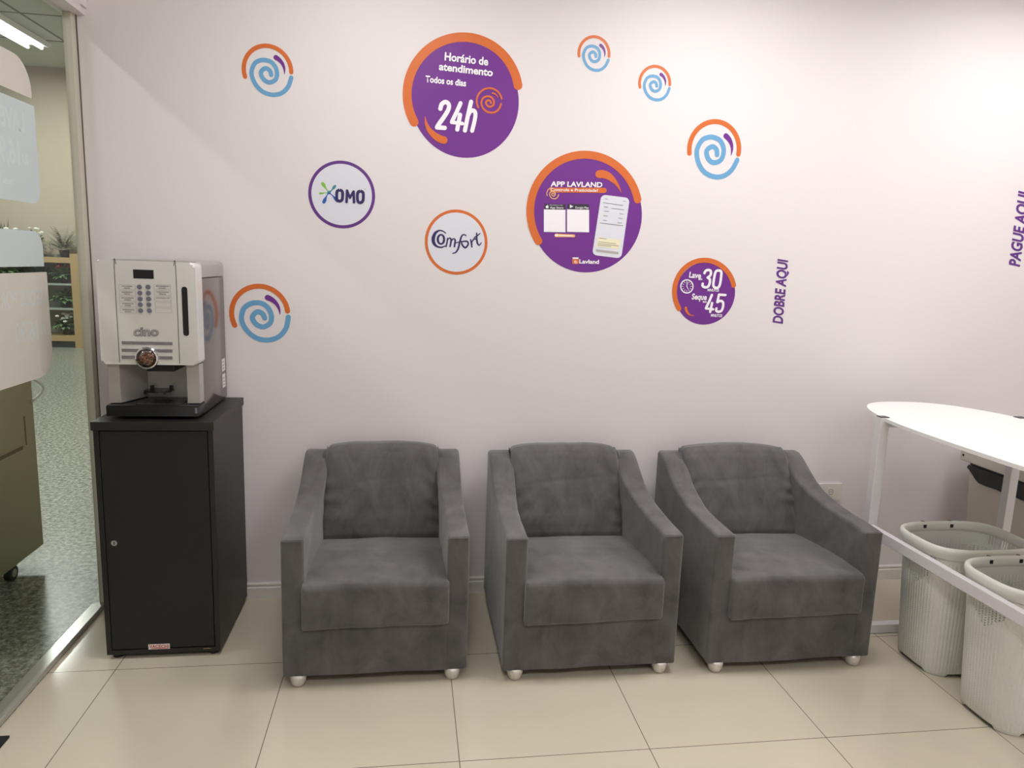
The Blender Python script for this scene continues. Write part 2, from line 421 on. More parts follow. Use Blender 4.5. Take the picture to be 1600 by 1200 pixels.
def armchair(x0, yf, width, seed, label):
    t = thing('armchair', label, 'armchair', (x0, yf, 0), 0, 'grey suede armchairs along the wall')
    W = width
    # local: x 0..W, front at y=0, back at y=+.655
    arm = [(0, .045), (0, .30), (0, .535), (.004, .545), (.02, .548), (.17, .552), (.29, .560), (.39, .578), (.46, .602), (.52, .636), (.58, .672), (.62, .690), (.655, .692), (.665, .68), (.665, .40), (.665, .045)]
    def soft(v, n): return n * (.0025 * N(v, 7, seed))
    for side in (0, 1):
        a0, a1 = (0, .078) if side == 0 else (W - .078, W)
        def wide(v, n, side=side):
            r = soft(v, n); k_ = max(0, min(1, (v.y - .25) / .25)) * .020
            f_ = (v.x - a0) / .078
            r.x += k_ * (f_ if side == 0 else f_ - 1); return r
        o = link('arm', loft_x(arm, a0, a1, .011, 6, wide), M['suede'], t); autosmooth(o, 50)
        bm = bmesh.new(); tube_path(bm, [(a0 + .006, -.0005, .5415), (a0 + .04, -.002, .5425), (a1 - .006, -.0005, .5415)], .0022, 6)
        link('seam', bm, M['suede'], o)
    base = [(.001, .045), (.001, .238), (.1, .24), (.56, .24), (.56, .045)]
    def sag(v, n):
        r = n * (.003 * N(v, 9, seed + 3))
        if v.z < .06: r += Vector((0, 0, .004 * N(v, 6, seed + 5)))
        return r
    o = link('base', loft_x(base, .055, W - .055, .004, 20, sag), M['suede'], t); autosmooth(o, 50)
    back = [(.56, .045), (.56, .62), (.58, .672), (.62, .692), (.655, .692), (.664, .68), (.664, .045)]
    o = link('back_panel', loft_x(back, .07, W - .07, .006, 10), M['suede'], t); autosmooth(o, 50)
    seat = [(-.022, .232), (-.027, .238), (-.028, .372), (-.023, .385), (0, .391), (.12, .395), (.28, .388), (.42, .372), (.50, .36), (.50, .25), (.02, .232)]
    def pseat(v, n):
        u = (v.x / W - .5) * 2; r = Vector((0, 0, 0))
        if v.z > .33: r.z += .010 * (1 - u * u) - .004
        if v.z < .26 and v.y < .05: r.z += .006 * u * abs(u) + .003 * N(v, 8, seed)
        r += n * (.0035 * N(v, 6, seed + 9) + .0015 * N(v, 18, seed + 4))
        if v.z > .3 and v.y > -.02:    # creases
            r.z += .002 * math.sin(40 * v.y + 12 * u + seed) * max(0, 1 - abs(v.y - .02) * 25)
        return r
    o = link('seat_cushion', loft_x(seat, .070, W - .070, .011, 40, pseat, .012), M['suede'], t); autosmooth(o, 60)
    cush = [(.455, .33), (.448, .39), (.462, .46), (.49, .54), (.525, .62), (.553, .675), (.575, .702), (.60, .714), (.64, .712), (.66, .700), (.655, .69), (.60, .68), (.575, .6), (.56, .40), (.56, .33)]
    rnd = random.Random(seed)
    def pback(v, n):
        u = (v.x - W / 2) / (W / 2 - .075); au = min(1, abs(u)); r = Vector((0, 0, 0))
        if n.y < -.2 or n.z > .3:
            r += n * (.016 * (1 - au ** 4) * max(0, min(1, (v.z - .33) / .1)) - .004)
            # radiating wrinkles at both sides
            side = max(0, (au - .62) / .38) * max(0, 1 - abs(v.z - .53) / .16)
            r += n * (.0095 * side * math.sin(95 * (v.z + .10 * au) + 3 * N(v, 9, seed) + seed))
            zc = .595 + .02 * u + .012 * N(v, 4, seed + 2)
            r += n * (-.0035 * math.exp(-((v.z - zc) / .006) ** 2) * (1 if seed != 1 else .5) * max(0, 1 - au * .8))
            r += n * (.004 * N(v, 7, seed + 11) + .0018 * N(v, 20, seed))
        if v.z > .68: r.z += .007 * (1 - au * au)
        # narrows towards the top
        r.x += -(v.x - W / 2) * .03 * max(0, (v.z - .5) / .2) + (v.x - W / 2) * .03 * max(0, (.5 - v.z) / .15)
        return r
    o = link('back_cushion', loft_x([(a, b) for a, b in cush], .082, W - .082, .022, 56, pback, .008), M['suede'], t); autosmooth(o, 60)
    for fx in (.050, W - .052):
        for fy in (.025, .62):
            link('foot', lathe(bmesh.new(), [(.016, 0), (.021, .003), (.026, .014), (.029, .030), (.030, .046)], 20, (fx, fy, 0)), M['foot'], t, True)
    return t
armchair(.610, -.713, .644, 1, 'grey suede armchair nearest the black cabinet, leftmost of three')
armchair(1.380, -.738, .650, 2, 'grey suede armchair between the two others, thin crease across its back cushion')
armchair(2.145, -.752, .665, 3, 'grey suede armchair nearest the white table, below the wall socket')

# ================================================================== BLACK CABINET
t = thing('cabinet', 'black cabinet with one locked door standing under the coffee machine', 'cabinet', (0, 0, 0))
cx0, cx1, cf, cb = -.056, .344, -.470, -.008
bm = bmesh.new()
box(bm, cx0, cx0 + .018, cf, cb, .018, .870, .001); box(bm, cx1 - .018, cx1, cf, cb, .018, .870, .001)
box(bm, cx0 + .018, cx1 - .018, cf, cb, .018, .036); box(bm, cx0 + .018, cx1 - .018, cb - .012, cb, .036, .870); box(bm, cx0 + .018, cx1 - .018, cf + .02, cb - .012, .85, .868)
link('carcass', bm, M['black_side'], t)
link('top', B(cx0 - .003, cx1 + .006, cf - .012, cb + .002, .8705, .902, .002), M['black_side'], t)
door = link('door', B(cx0 + .0205, cx1 - .0205, cf - .001, cf + .017, .040, .866, .0015), M['black'], t)
lk = link('lock', cyl(bmesh.new(), (-.006, cf - .006, .455), (-.006, cf - .001, .455), .0105), M['chrome'], door, False); autosmooth(lk)
link('keyhole', B(-.0075, -.0045, cf - .0068, cf - .0061, .450, .460), M['darkhole'], lk)
a = pix(232, 1015, 1, cf - .003); b_ = pix(265, 1006, 1, cf - .003)
bd = link('badge', B(a.x, b_.x, cf - .003, cf - .001, a.z, b_.z), M['labelwhite'], door)
a = pix(318, 1014, 1, cf - .002)
link('scuff', B(a.x, a.x + .026, cf - .0018, cf - .001, a.z, a.z + .0022), M['gold'], door)
for (u, v) in ((345, 744), (359, 727), (371, 711)):
    q = pix(u, v, 0, cx1)
    link('screw_hole', cyl(bmesh.new(), (cx1, q.y, q.z), (cx1 + .0006, q.y, q.z), .003, n=10), M['darkhole'], t)
for fx in (cx0 + .03, cx1 - .03):
    for fy in (cf + .03, cb - .04):
        link('foot', cyl(bmesh.new(), (fx, fy, 0), (fx, fy, .019), .018, n=16), M['blackplastic'], t)

# ---- text helper
def text_mesh(s, bold=0.0):
    cu = bpy.data.curves.new('lettering', 'FONT'); cu.body = s; cu.size = 1; cu.offset = bold; cu.resolution_u = 4
    o = bpy.data.objects.new('tmp', cu); C.objects.link(o)
    bpy.context.view_layer.update()
    me = bpy.data.meshes.new_from_object(o.evaluated_get(bpy.context.evaluated_depsgraph_get()))
    bpy.data.objects.remove(o); bpy.data.curves.remove(cu)
    return me
_CAP = None
def text_on(s, o0, ex, ey, material, parent, bold=0.0, name='lettering'):
    """o0: baseline start, ex: vector over the full line, ey: vector up the cap height"""
    global _CAP
    if _CAP is None:
        h = text_mesh('H'); _CAP = max(v.co.y for v in h.vertices)
    me = text_mesh(s, bold)
    x0 = min(v.co.x for v in me.vertices); x1 = max(v.co.x for v in me.vertices)
    for v in me.vertices:
        a = (v.co.x - x0) / (x1 - x0); b = (v.co.y + 0) / (_CAP + bold)
        v.co = o0 + ex * a + ey * b
    me.name = name; me.materials.clear(); me.materials.append(material)
    o = bpy.data.objects.new(name, me); C.objects.link(o)
    if parent is not None: o.parent = parent
    return o
# badge writing
fy = cf - .0034
o0 = pix(233.2, 1012.6, 1, fy); e = pix(263.6, 1012.2, 1, fy); h = pix(233.2, 1007.6, 1, fy)
text_on('VACECHI', o0, e - o0, h - o0, M['red'], bd, .02)
a = pix(236, 1014, 1, fy); link('underline', B(a.x, a.x + .06, fy, fy + .0003, a.z - .0005, a.z + .0012), M['red'], bd)

# ================================================================== COFFEE MACHINE
t = thing('coffee_machine', 'white and silver automatic coffee machine standing on the black cabinet', 'coffee machine', (0, 0, .902))
def L(p): return (p[0], p[1], p[2] - .902)
def lk_(name, bm, mt, parent=t, smooth=False):
    bmesh.ops.translate(bm, vec=(0, 0, -.902), verts=bm.verts); o = link(name, bm, mt, parent)
    if smooth: autosmooth(o)
    return o
mx0, mx1, mb = -.018, .287, -.018
FY = -.432                        # front of the fascia
lk_('side_panel', B(mx1 - .008, mx1, -.352, mb, .908, 1.402, .002), M['steel'], smooth=True)
lk_('side_panel', B(mx0, mx0 + .008, -.352, mb, .908, 1.402, .002), M['steel'], smooth=True)
lk_('back_panel', B(mx0 + .008, mx1 - .008, mb - .008, mb, .925, 1.402), M['silver'])
bm = bmesh.new(); prism(bm, rrect(mx0, mx1, 1.4045, 1.462, [.018, .018, .002, .002]), lambda a, b, d: (a, d, b), -.352, mb)
lk_('lid', bm, M['silver'], smooth=True)
bm = bmesh.new(); box(bm, mx0 + .008, mx1 - .008, -.352, mb - .01, 1.09, 1.402)
lk_('housing', bm, M['silver'])
# fascia
bm = bmesh.new(); prism(bm, rrect(-.030, .294, 1.098, 1.459, [.018, .012, .012, .016]), lambda a, b, d: (a, d, b), FY, -.353)
es = [e for e in bm.edges if all(abs(v.co.y - FY) < 1e-5 for v in e.verts)]
bmesh.ops.bevel(bm, geom=es, offset=.009, segments=4, profile=.5, affect='EDGES')
fas = lk_('fascia', bm, M['fascia'], smooth=True)
yf = FY - .0006
def FP(u, v, off=0): return pix(u, v, 1, yf - off)
def fpx(cx, cy): return (140 + cx / 4.1375, 390 + cy / 4.1375)     # crop to frame
def fquad(c0, c1, off=0, thick=.0008):
    a = FP(*fpx(*c0), off); b = FP(*fpx(*c1), off)
    return B(a.x, b.x, yf - off, yf - off + thick, min(a.z, b.z), max(a.z, b.z))
x_l, x_r, z_b, z_t = .0305, .2300, 1.104, 1.446
for pts in (catmull([(x_l + .006, z_t), (x_l, z_t - .006), (x_l, z_b)], 4), catmull([(x_r - .006, z_t), (x_r, z_t - .006), (x_r, z_b)], 4)):
    bm = bmesh.new()
    for (a, b), (c, d) in zip(pts, pts[1:]):
        q = 1.0 * .0011
        bm.faces.new([bm.verts.new((a - q, yf, b)), bm.verts.new((a + q, yf, b)), bm.verts.new((c + q, yf, d)), bm.verts.new((c - q, yf, d))])
    lk_('door_groove', bm, M['groove'], fas)
lk_('display', fquad((280, 128), (415, 190)), M['darkhole'], fas)
for c, xs in ((0, (322, 325, 327, 328, 330)), (1, (378, 380, 382, 384, 386))):
    for x, y in zip(xs, (242, 281, 319, 356, 395)):
        q = FP(*fpx(x, y)); o = lk_('button', cyl(bmesh.new(), (q.x, yf - .0025, q.z), (q.x, yf + .001, q.z), .0078, .0085, 18), M['button'], fas, True)
rnd = random.Random(4)
for k, y in enumerate((243, 281, 319, 356, 395)):
    for (xa, xb, side) in ((188, 296, 0), (416, 524, 1)):
        dx = k * 2
        bm = bmesh.new(); a = FP(*fpx(xa + dx, y - 17)); b = FP(*fpx(xb + dx, y + 15))
        q = .0005
        for r_ in ((a.x, b.x, a.z - q, a.z + q), (a.x, b.x, b.z - q, b.z + q), (a.x - q, a.x + q, b.z, a.z), (b.x - q, b.x + q, b.z, a.z)):
            box(bm, r_[0], r_[1], yf, yf + .0006, r_[2], r_[3])
        o = lk_('drink_label', bm, M['printlight'], fas)
        if side == 0 or k < 3:
            bm = bmesh.new(); w_ = rnd.uniform(.6, .85)
            for (yy, ww) in ((-6, w_), (6, w_ * .55)):
                if side == 1 and k == 2 and yy > 0: continue
                c = FP(*fpx((xa + xb) / 2 + dx, y + yy)); hw = (b.x - a.x) / 2 * ww; n_ = int(10 * ww) + 3
                for i in range(n_):
                    xx = c.x - hw + 2 * hw * i / n_; box(bm, xx, xx + 2 * hw / n_ * rnd.uniform(.6, .95), yf - .0002, yf + .0003, c.z - .0013, c.z + .0013)
            lk_('printed_line', bm, M['print'], o)
# name
o0 = FP(*fpx(283, 556), .0004); e = FP(*fpx(448, 557), .0004); h = FP(*fpx(283, 497), .0004)
zz = Vector((0, 0, .902))
text_on('cino', o0 - zz, e - o0, h - o0, M['print'], fas, .045)
text_on('cino', o0 - zz + Vector((.0012, -.0004, .0009)), (e - o0) * .975, (h - o0) * .94, M['silver'], fas, .0)
for y in (605, 653, 698): lk_('chrome_strip', fquad((207, y - 13), (536, y + 13), .001, .002), M['mirror_strip'], fas)
# slot handle on the right
a = FP(*fpx(613, 240)); b = FP(*fpx(624, 558)); xm = (a.x + b.x) / 2
bm = bmesh.new(); prism(bm, rrect(xm - .0095, xm + .0095, b.z, a.z, .009), lambda p_, q_, d: (p_, d, q_), yf - .0004, yf + .001)
lk_('slot_handle', bm, M['darkhole'], fas)
# bean window
q = FP(*fpx(374, 700)); bc = Vector((q.x, yf, q.z))
bm = bmesh.new(); n = 40; rings = []
for (r, y) in ((.030, 0), (.0375, -.002), (.0395, -.007), (.0375, -.011), (.0335, -.012), (.031, -.008)):
    rings.append([bm.verts.new((bc.x + r * math.cos(2 * PI * i / n), bc.y + y, bc.z + r * math.sin(2 * PI * i / n))) for i in range(n)])
for A, D in zip(rings, rings[1:]):
    for i in range(n): bm.faces.new((A[i], A[(i + 1) % n], D[(i + 1) % n], D[i]))
bez = lk_('bean_window', bm, M['chrome'], t, True); bez['label'] = 'round chrome bean window'
bm = bmesh.new(); cyl(bm, (bc.x, bc.y - .0005, bc.z), (bc.x, bc.y - .003, bc.z), .0345, n=36); lk_('bean_tray', bm, M['silver'], bez)
bm = bmesh.new(); rnd = random.Random(7); bm2 = bmesh.new()
for k in range(120):
    a = rnd.uniform(0, 2 * PI); r = .0275 * math.sqrt(rnd.random()); tgt = bm if rnd.random() < .6 else bm2
    c = Vector((bc.x + r * math.cos(a), bc.y - .006 - rnd.uniform(0, .008) * (1 - r / .03), bc.z - .002 + r * .85 * math.sin(a)))
    mtx = Matrix.Translation(c) @ Matrix.Rotation(rnd.uniform(0, PI), 4, 'Y') @ Matrix.Diagonal((.0042, .0022, .0028, 1))
    bmesh.ops.create_icosphere(tgt, subdivisions=1, radius=1, matrix=mtx)
cb1 = lk_('coffee_beans', bm, M['bean'], bez, True); cb1['kind'] = 'stuff'
cb2 = lk_('pale_coffee_beans', bm2, M['bean2'], bez, True); cb2['kind'] = 'stuff'
bm = bmesh.new(); rings = []
for i in range(9):
    a = PI / 2 * i / 9; rings.append([bm.verts.new((bc.x + .033 * math.cos(a) * math.cos(2 * PI * k / 36), bc.y - .009 - .020 * math.sin(a), bc.z + .033 * math.cos(a) * math.sin(2 * PI * k / 36))) for k in range(36)])
for A, D in zip(rings, rings[1:]):
    for i in range(36): bm.faces.new((A[i], A[(i + 1) % 36], D[(i + 1) % 36], D[i]))
bm.faces.new(rings[-1]); lk_('dome', bm, M['dome'], bez, True)
# lower bay: side pillars, rear plate, spout, cup shelf, drip tray
bm = bmesh.new(); prism(bm, [(-.020, -.405), (.018, -.405), (.066, -.27), (.066, -.2), (-.0095, -.2), (-.0095, -.3535), (-.020, -.3535)], lambda a, b, d: (a, b, d), .955, 1.097)
lk_('pillar', bm, M['silver'])
bm = bmesh.new(); prism(bm, [(.287, -.405), (.244, -.405), (.232, -.27), (.232, -.2), (.2785, -.2), (.2785, -.3535), (.287, -.3535)], lambda a, b, d: (a, b, d), .955, 1.097)
lk_('pillar', bm, M['silver'])
lk_('bay_plate', B(.060, .236, -.27, -.262, .950, 1.097), M['silver'])
a = pix(*fpx(368, 753), 1, -.40); b = pix(*fpx(548, 790), 1, -.40)
lk_('spout', B(a.x, b.x, -.400, -.265, b.z, 1.097, .003), M['blackplastic'])
bm = bmesh.new()
c = pix(*fpx(437, 912), 1, -.33)
pts = [(-.045, .030), (-.045, -.005)] + [(-.045 + .09 * i / 10, -.005 - .022 * math.sin(PI * i / 10)) for i in range(1, 10)] + [(.045, -.005), (.045, .030)]
prism(bm, [(c.x + a * 1.05, -.32 + b) for a, b in pts], lambda a, b, d: (a, b, d), c.z - .006, c.z)
for s in (-.03, .038): box(bm, c.x + s - .006, c.x + s + .006, -.296, -.285, c.z - .004, c.z + .014, .001)
for s in (-.043, .025): box(bm, c.x + s - .003, c.x + s + .003, -.335, -.322, c.z - .013, c.z - .005)
box(bm, c.x - .03, c.x + .04, -.292, -.262, c.z - .003, c.z)
lk_('cup_shelf', bm, M['blackplastic'])
bm = bmesh.new(); prism(bm, [(-.024 + .012, -.442), (.290 - .012, -.442), (.2865, -.4385), (.290, -.430), (.290, -.3535), (.278, -.3535), (.278, -.262), (-.009, -.262), (-.009, -.3535), (-.024, -.3535), (-.024, -.430), (-.0205, -.4385)], lambda a, b, d: (a, b, d), .914, .952)
es = [e for e in bm.edges if all(v.co.z > .951 for v in e.verts)]
bmesh.ops.bevel(bm, geom=es, offset=.003, segments=2, affect='EDGES')
tr = lk_('drip_tray', bm, M['blackplastic'], smooth=True)
bm = bmesh.new(); prism(bm, rrect(.07, .225, -.425, -.29, .012), lambda a, b, d: (a, b, d), .9522, .9540)
lk_('drip_grille', bm, mat('grille_dark', (58, 58, 58), .3, .4), tr)
bm = bmesh.new(); c = (.145, -.37, .9542)
for i in range(5): box(bm, c[0] - .03, c[0] + .03, c[1] - .03 + i * .013, c[1] - .026 + i * .013, c[2], c[2] + .0008)
lk_('grille_slots', bm, M['darkhole'], tr)
for fx in (.02, .25):
    for fy_ in (-.38, -.06): lk_('foot', cyl(bmesh.new(), (fx, fy_, .9022), (fx, fy_, .914), .014, n=16), M['blackplastic'])
a = pix(*fpx(712, 1020), 1, -.4425)
lk_('badge', B(.278, .286, -.4435, -.442, .925, .945), M['button'])
# paper labels on the side, near the wall
for z0, z1 in ((1.022, 1.072), (.955, 1.010)):
    y0 = -.085; o = lk_('paper_label', B(mx1, mx1 + .0008, y0, y0 + .045, z0, z1), M['labelwhite'])
    bm = bmesh.new()
    for i in range(3): box(bm, mx1 + .0008, mx1 + .0011, y0 + .008, y0 + .03, z0 + .01 + i * .013, z0 + .014 + i * .013)
    lk_('printed_line', bm, M['print'], o)

# ================================================================== WALL STICKERS
def W3(u, v, off): p_ = wall(u, v); return Vector((p_.x, -off, p_.z))
def strip(bm, pts, off, cap=True):
    """pts: list of (x, z, width) on the wall; draws a ribbon with round ends"""
    L_ = len(pts); A = []; D = []
    for i, (x, z, wd) in enumerate(pts):
        a = pts[max(i - 1, 0)]; b = pts[min(i + 1, L_ - 1)]; dx, dz = b[0] - a[0], b[1] - a[1]; l = math.hypot(dx, dz) or 1
        nx, nz = -dz / l * wd / 2, dx / l * wd / 2
        A.append(bm.verts.new((x + nx, -off, z + nz))); D.append(bm.verts.new((x - nx, -off, z - nz)))
    for i in range(L_ - 1): bm.faces.new((A[i], A[i + 1], D[i + 1], D[i]))
    if cap and (abs(pts[0][0] - pts[-1][0]) + abs(pts[0][1] - pts[-1][1])) > 1e-4:
        for (i, j) in ((0, 1), (L_ - 1, L_ - 2)):
            x, z, wd = pts[i]
            if wd < .0012: continue
            ang = math.atan2(z - pts[j][1], x - pts[j][0])
            bm.faces.new([bm.verts.new((x + wd / 2 * math.cos(ang - PI / 2 + PI * k / 10), -off, z + wd / 2 * math.sin(ang - PI / 2 + PI * k / 10))) for k in range(11)])
def link_wall(name, bm, mt, parent):
    for f in bm.faces:
        f.normal_update()
        if f.normal.y > 0: f.normal_flip()
    me = bpy.data.meshes.new(name); bm.to_mesh(me); bm.free(); me.materials.append(mt)
    o = bpy.data.objects.new(name, me); C.objects.link(o); o.parent = parent; return o
def crop(ox, oy, s): return lambda x, y: (ox + x / s, oy + y / s)
_step = [0]
def px_strip(bm, fn, pts, off, k=5, cap=True, sm=True):
    """pts in crop pixels with width in crop pixels"""
    q = catmull(pts, k) if sm else pts; out = []
    for (x, y, wd) in q:
        c = wall(*fn(x, y)); e = wall(*fn(x + 10, y)); e2 = wall(*fn(x, y + 10))
        sc_ = ((e - c).length + (e2 - c).length) / 20; out.append((c.x, c.z, wd * sc_))
    _step[0] = (_step[0] + 1) % 7; strip(bm, out, off + _step[0] * .00004, cap)
def disc(bm, cx, cz, rx, rz, d0, d1, n=72):
    return prism(bm, [(cx + rx * math.cos(2 * PI * i / n), cz + rz * math.sin(2 * PI * i / n)) for i in range(n)], lambda a, b, d: (a, d, b), -d0, -d1)

SP = [(1058, 635), (1010, 765), (910, 860), (775, 888), (640, 850), (540, 750), (493, 615), (530, 490), (600, 435), (680, 418), (775, 440), (840, 515), (855, 610), (825, 685), (740, 720), (665, 685), (625, 610), (645, 560), (700, 530), (755, 560), (772, 615)]
DR = [(845, 372, 70), (890, 400, 62), (935, 450, 48), (960, 515, 32), (963, 590, 8)]
def norm(x, y): return ((x - 722) / 338, -(y - 560) / 338)
def swirl(u, v, R, rot, label, world=None):
    c = wall(u, v); t = thing('swirl_sticker', label, 'wall sticker', (c.x, 0, c.z), 0, 'swirl stickers on the wall')
    ca, sa = math.cos(rot), math.sin(rot)
    def tr_(a, b): return ((a * ca - b * sa) * R, (a * sa + b * ca) * R * 1.02)
    bm = bmesh.new(); strip(bm, [(*tr_(math.cos(math.radians(g)), math.sin(math.radians(g))), .18 * R) for g in range(0, 199, 6)], .0010); link_wall('arc', bm, M['orange'], t)
    bm = bmesh.new(); pts = catmull([norm(*q) for q in SP], 6); strip(bm, [(*tr_(*q), .185 * R) for q in pts], .0010); link_wall('spiral', bm, M['blue'], t)
    bm = bmesh.new(); pts = catmull([(*norm(a, b), w_ / 338) for a, b, w_ in DR], 6); strip(bm, [(*tr_(a, b), w_ * R) for a, b, w_ in pts], .0010); link_wall('droplet', bm, M['purple'], t)
swirl(418.2, 110.4, .090, 0, 'swirl sticker high on the left, above the round purple-ringed sticker')
swirl(406.2, 490.6, .112, .13, 'largest low swirl sticker on the wall right beside the coffee machine')
swirl(928.1, 83.8, .0645, -.10, 'small swirl sticker highest on the wall, right of the opening hours sticker')
swirl(1022.9, 130.2, .0665, -.02, 'small swirl sticker just above and left of the bigger right-hand swirl')
swirl(1115.9, 233.5, .1135, -.12, 'large swirl sticker on the right, beside the phone app sticker')

def T(fn, s, a, b, h, mt, parent, off=.0022, bold=.03):
    o0, e, u = W3(*fn(*a), off), W3(*fn(*b), off), W3(*fn(*h), off)
    return text_on(s, o0, e - o0, u - o0, mt, parent, bold)
def pxdisc(fn, x0, x1, y0, y1):
    cx, cy = (x0 + x1) / 2, (y0 + y1) / 2; c = wall(*fn(cx, cy)); a = wall(*fn(x0, cy)); b = wall(*fn(x1, cy)); e = wall(*fn(cx, y0)); g = wall(*fn(cx, y1))
    return c.x, (e.z + g.z) / 2, (b - a).length / 2, (e.z - g.z) / 2
def arc_px(bm, fn, x0, xr, y0, wd, a0, a1, off, cyv):
    """outer arc: outer left x0, outer right xr, outer top y0, centre row cyv"""
    cx = (x0 + xr) / 2; rx = (xr - x0) / 2 - wd / 2; ry = cyv - y0 - wd / 2
    px_strip(bm, fn, [(cx + rx * math.cos(math.radians(g)), cyv - ry * math.sin(math.radians(g)), wd) for g in range(a0, a1 + 1, 4)], off, 2)
def mini_swirl(bm, fn, cx, cy, R, wd, off, rot=0):
    ca, sa = math.cos(rot), math.sin(rot)
    px_strip(bm, fn, [(cx + R * (norm(*q)[0] * ca - norm(*q)[1] * sa), cy - R * (norm(*q)[0] * sa + norm(*q)[1] * ca), wd) for q in SP], off, 4)
def par(o, t):      # keep children given in world coordinates under a thing that stands at its own place
    o.matrix_parent_inverse = t.matrix_world.inverted()

def sticker(label, name='round_sticker'):
    return thing(name, label, 'wall sticker', (0, 0, 0))

# --- opening hours
f = crop(600, 30, 5)
t = sticker('big purple round sticker with orange arc reading 24h opening hours'); 
cx, cz, rx, rz = pxdisc(f, 212, 1057, 178, 1083)
link('disc', disc(bmesh.new(), cx, cz, rx, rz, 0, .0008), M['purple'], t)
bm = bmesh.new(); arc_px(bm, f, 145, 1087, 105, 71, 9, 211, .0014, 587); link_wall('arc', bm, M['orange'], t)
T(f, 'Horário de', (472, 320), (812, 362), (476, 258), M['white'], t)
T(f, 'atendimento', (428, 396), (848, 446), (432, 338), M['white'], t)
T(f, 'Todos os dias', (323, 490), (640, 525), (325, 440), M['white'], t)
def glyph(strokes, mt=None):
    bm = bmesh.new()
    for s_, sm_ in strokes: px_strip(bm, f, s_, .0024, sm=sm_)
    link_wall('numeral', bm, mt or M['white'], t)
def W_(w, *pts): return [(a, b, w) for a, b in pts]
glyph([(W_(34, (440, 700), (452, 664), (482, 648), (506, 668), (502, 708), (468, 765), (430, 818), (414, 846)), True), (W_(34, (414, 846), (474, 850)), False)])
glyph([(W_(32, (598, 657), (568, 725), (532, 798)), False), (W_(28, (528, 806), (612, 816)), False), (W_(34, (594, 748), (572, 862)), False)])
glyph([(W_(33, (680, 646), (656, 750), (632, 870)), False), (W_(32, (656, 752), (676, 720), (702, 716), (714, 742), (706, 800), (688, 872)), True)])
bm = bmesh.new(); mini_swirl(bm, f, 822, 642, 92, 15, .0022)
px_strip(bm, f, [(822 + 98 * math.cos(math.radians(g)), 640 - 100 * math.sin(math.radians(g)), 14) for g in range(10, 212, 8)], .0022, 2)
px_strip(bm, f, [(848, 578, 14), (872, 588, 10), (892, 612, 4)], .0022)
link_wall('small_swirl', bm, M['orange'], t)
bm = bmesh.new(); px_strip(bm, f, [(468, 945, 58), (430, 932, 58), (385, 900, 48), (350, 860, 36), (328, 810, 20), (320, 760, 3)], .0022); link_wall('droplet', bm, M['orange'], t)

# --- phone app
f = crop(800, 220, 5.4545)
t = sticker('purple round sticker with orange arc, white phone and two white squares')
cx, cz, rx, rz = pxdisc(f, 170, 1112, 142, 1122)
link('disc', disc(bmesh.new(), cx, cz, rx, rz, 0, .0008), M['purple'], t)
bm = bmesh.new(); arc_px(bm, f, 122, 1113, 86, 66, 12, 213, .0014, 600); link_wall('arc', bm, M['orange'], t)
bm = bmesh.new(); px_strip(bm, f, [(340, 420, 40), (560, 421, 42), (786, 423, 42)], .0018, 3); link_wall('banner', bm, M['orange'], t)
T(f, 'APP LAVLAND', (328, 388), (768, 396), (330, 345), M['white'], t)
T(f, 'Controle e Praticidade!', (328, 428), (730, 435), (329, 404), M['white'], t, .0028, .015)
bm = bmesh.new(); mini_swirl(bm, f, 350, 450, 46, 7, .0024)
px_strip(bm, f, [(348 + 52 * math.cos(math.radians(g)), 450 - 52 * math.sin(math.radians(g)), 7) for g in range(100, 205, 10)], .0024, 2)
link_wall('small_swirl', bm, M['amber'], t)
for (x0, x1, txt, a, b) in ((275, 455, 'App Store', 322, 437), (472, 656, 'Google Play', 538, 652)):
    def quad(x0, x1, y0, y1, off, sk=0):
        bm = bmesh.new(); bm.faces.new([bm.verts.new(W3(*f(x, y), off)) for x, y in ((x0, y1), (x1, y1 + 4), (x1, y0 + 4), (x0, y0))]); return bm
    card = link_wall('white_square', quad(x0 - 4, x1, 584, 776, .0018), M['white'], t)
    hd = link_wall('store_banner', quad(x0, x1, 537, 584, .0020), M['charcoal'], t)
    T(f, txt, (a, 577), (b, 579), (a, 560), M['white'], hd, .0026, .01)
    if txt[0] == 'A':
        bm = bmesh.new(); c = W3(*f(299, 562), .0026)
        pts = [(.0, .55), (.35, .75), (.75, .55), (.95, .25), (.8, -.05), (1.0, -.5), (.6, -1.0), (.25, -.95), (0, -.88), (-.25, -.95), (-.6, -1.0), (-1.0, -.4), (-.95, .25), (-.65, .65), (-.3, .72)]
        bm.faces.new([bm.verts.new((c.x + a_ * .0062, c.y, c.z + b_ * .0066)) for a_, b_ in pts])
        bm.faces.new([bm.verts.new((c.x + a_, c.y, c.z + b_)) for a_, b_ in ((0, .0045), (.003, .006), (.0035, .009), (.0008, .0075))])
        link_wall('fruit_emblem', bm, M['white'], hd)
        T(f, 'Download on the', (322, 552), (430, 554), (322, 542), M['lilacwhite'], hd, .0026, 0)
    else:
        bm = bmesh.new(); bm.faces.new([bm.verts.new(W3(*f(x, y), .0026)) for x, y in ((492, 575), (492, 543), (522, 560))]); link_wall('play_triangle', bm, M['lilacwhite'], hd)
bm = bmesh.new(); px_strip(bm, f, [(376, 806, 30), (450, 808, 24), (526, 810, 24)], .0018, 3); pl = link_wall('pill', bm, M['amber'], t)
bm = bmesh.new(); px_strip(bm, f, [(372, 806, 16), (384, 806, 16)], .0024, 2); px_strip(bm, f, [(402, 808, 8), (515, 810, 8)], .0024, 2, sm=False); link_wall('white_mark', bm, M['white'], pl)
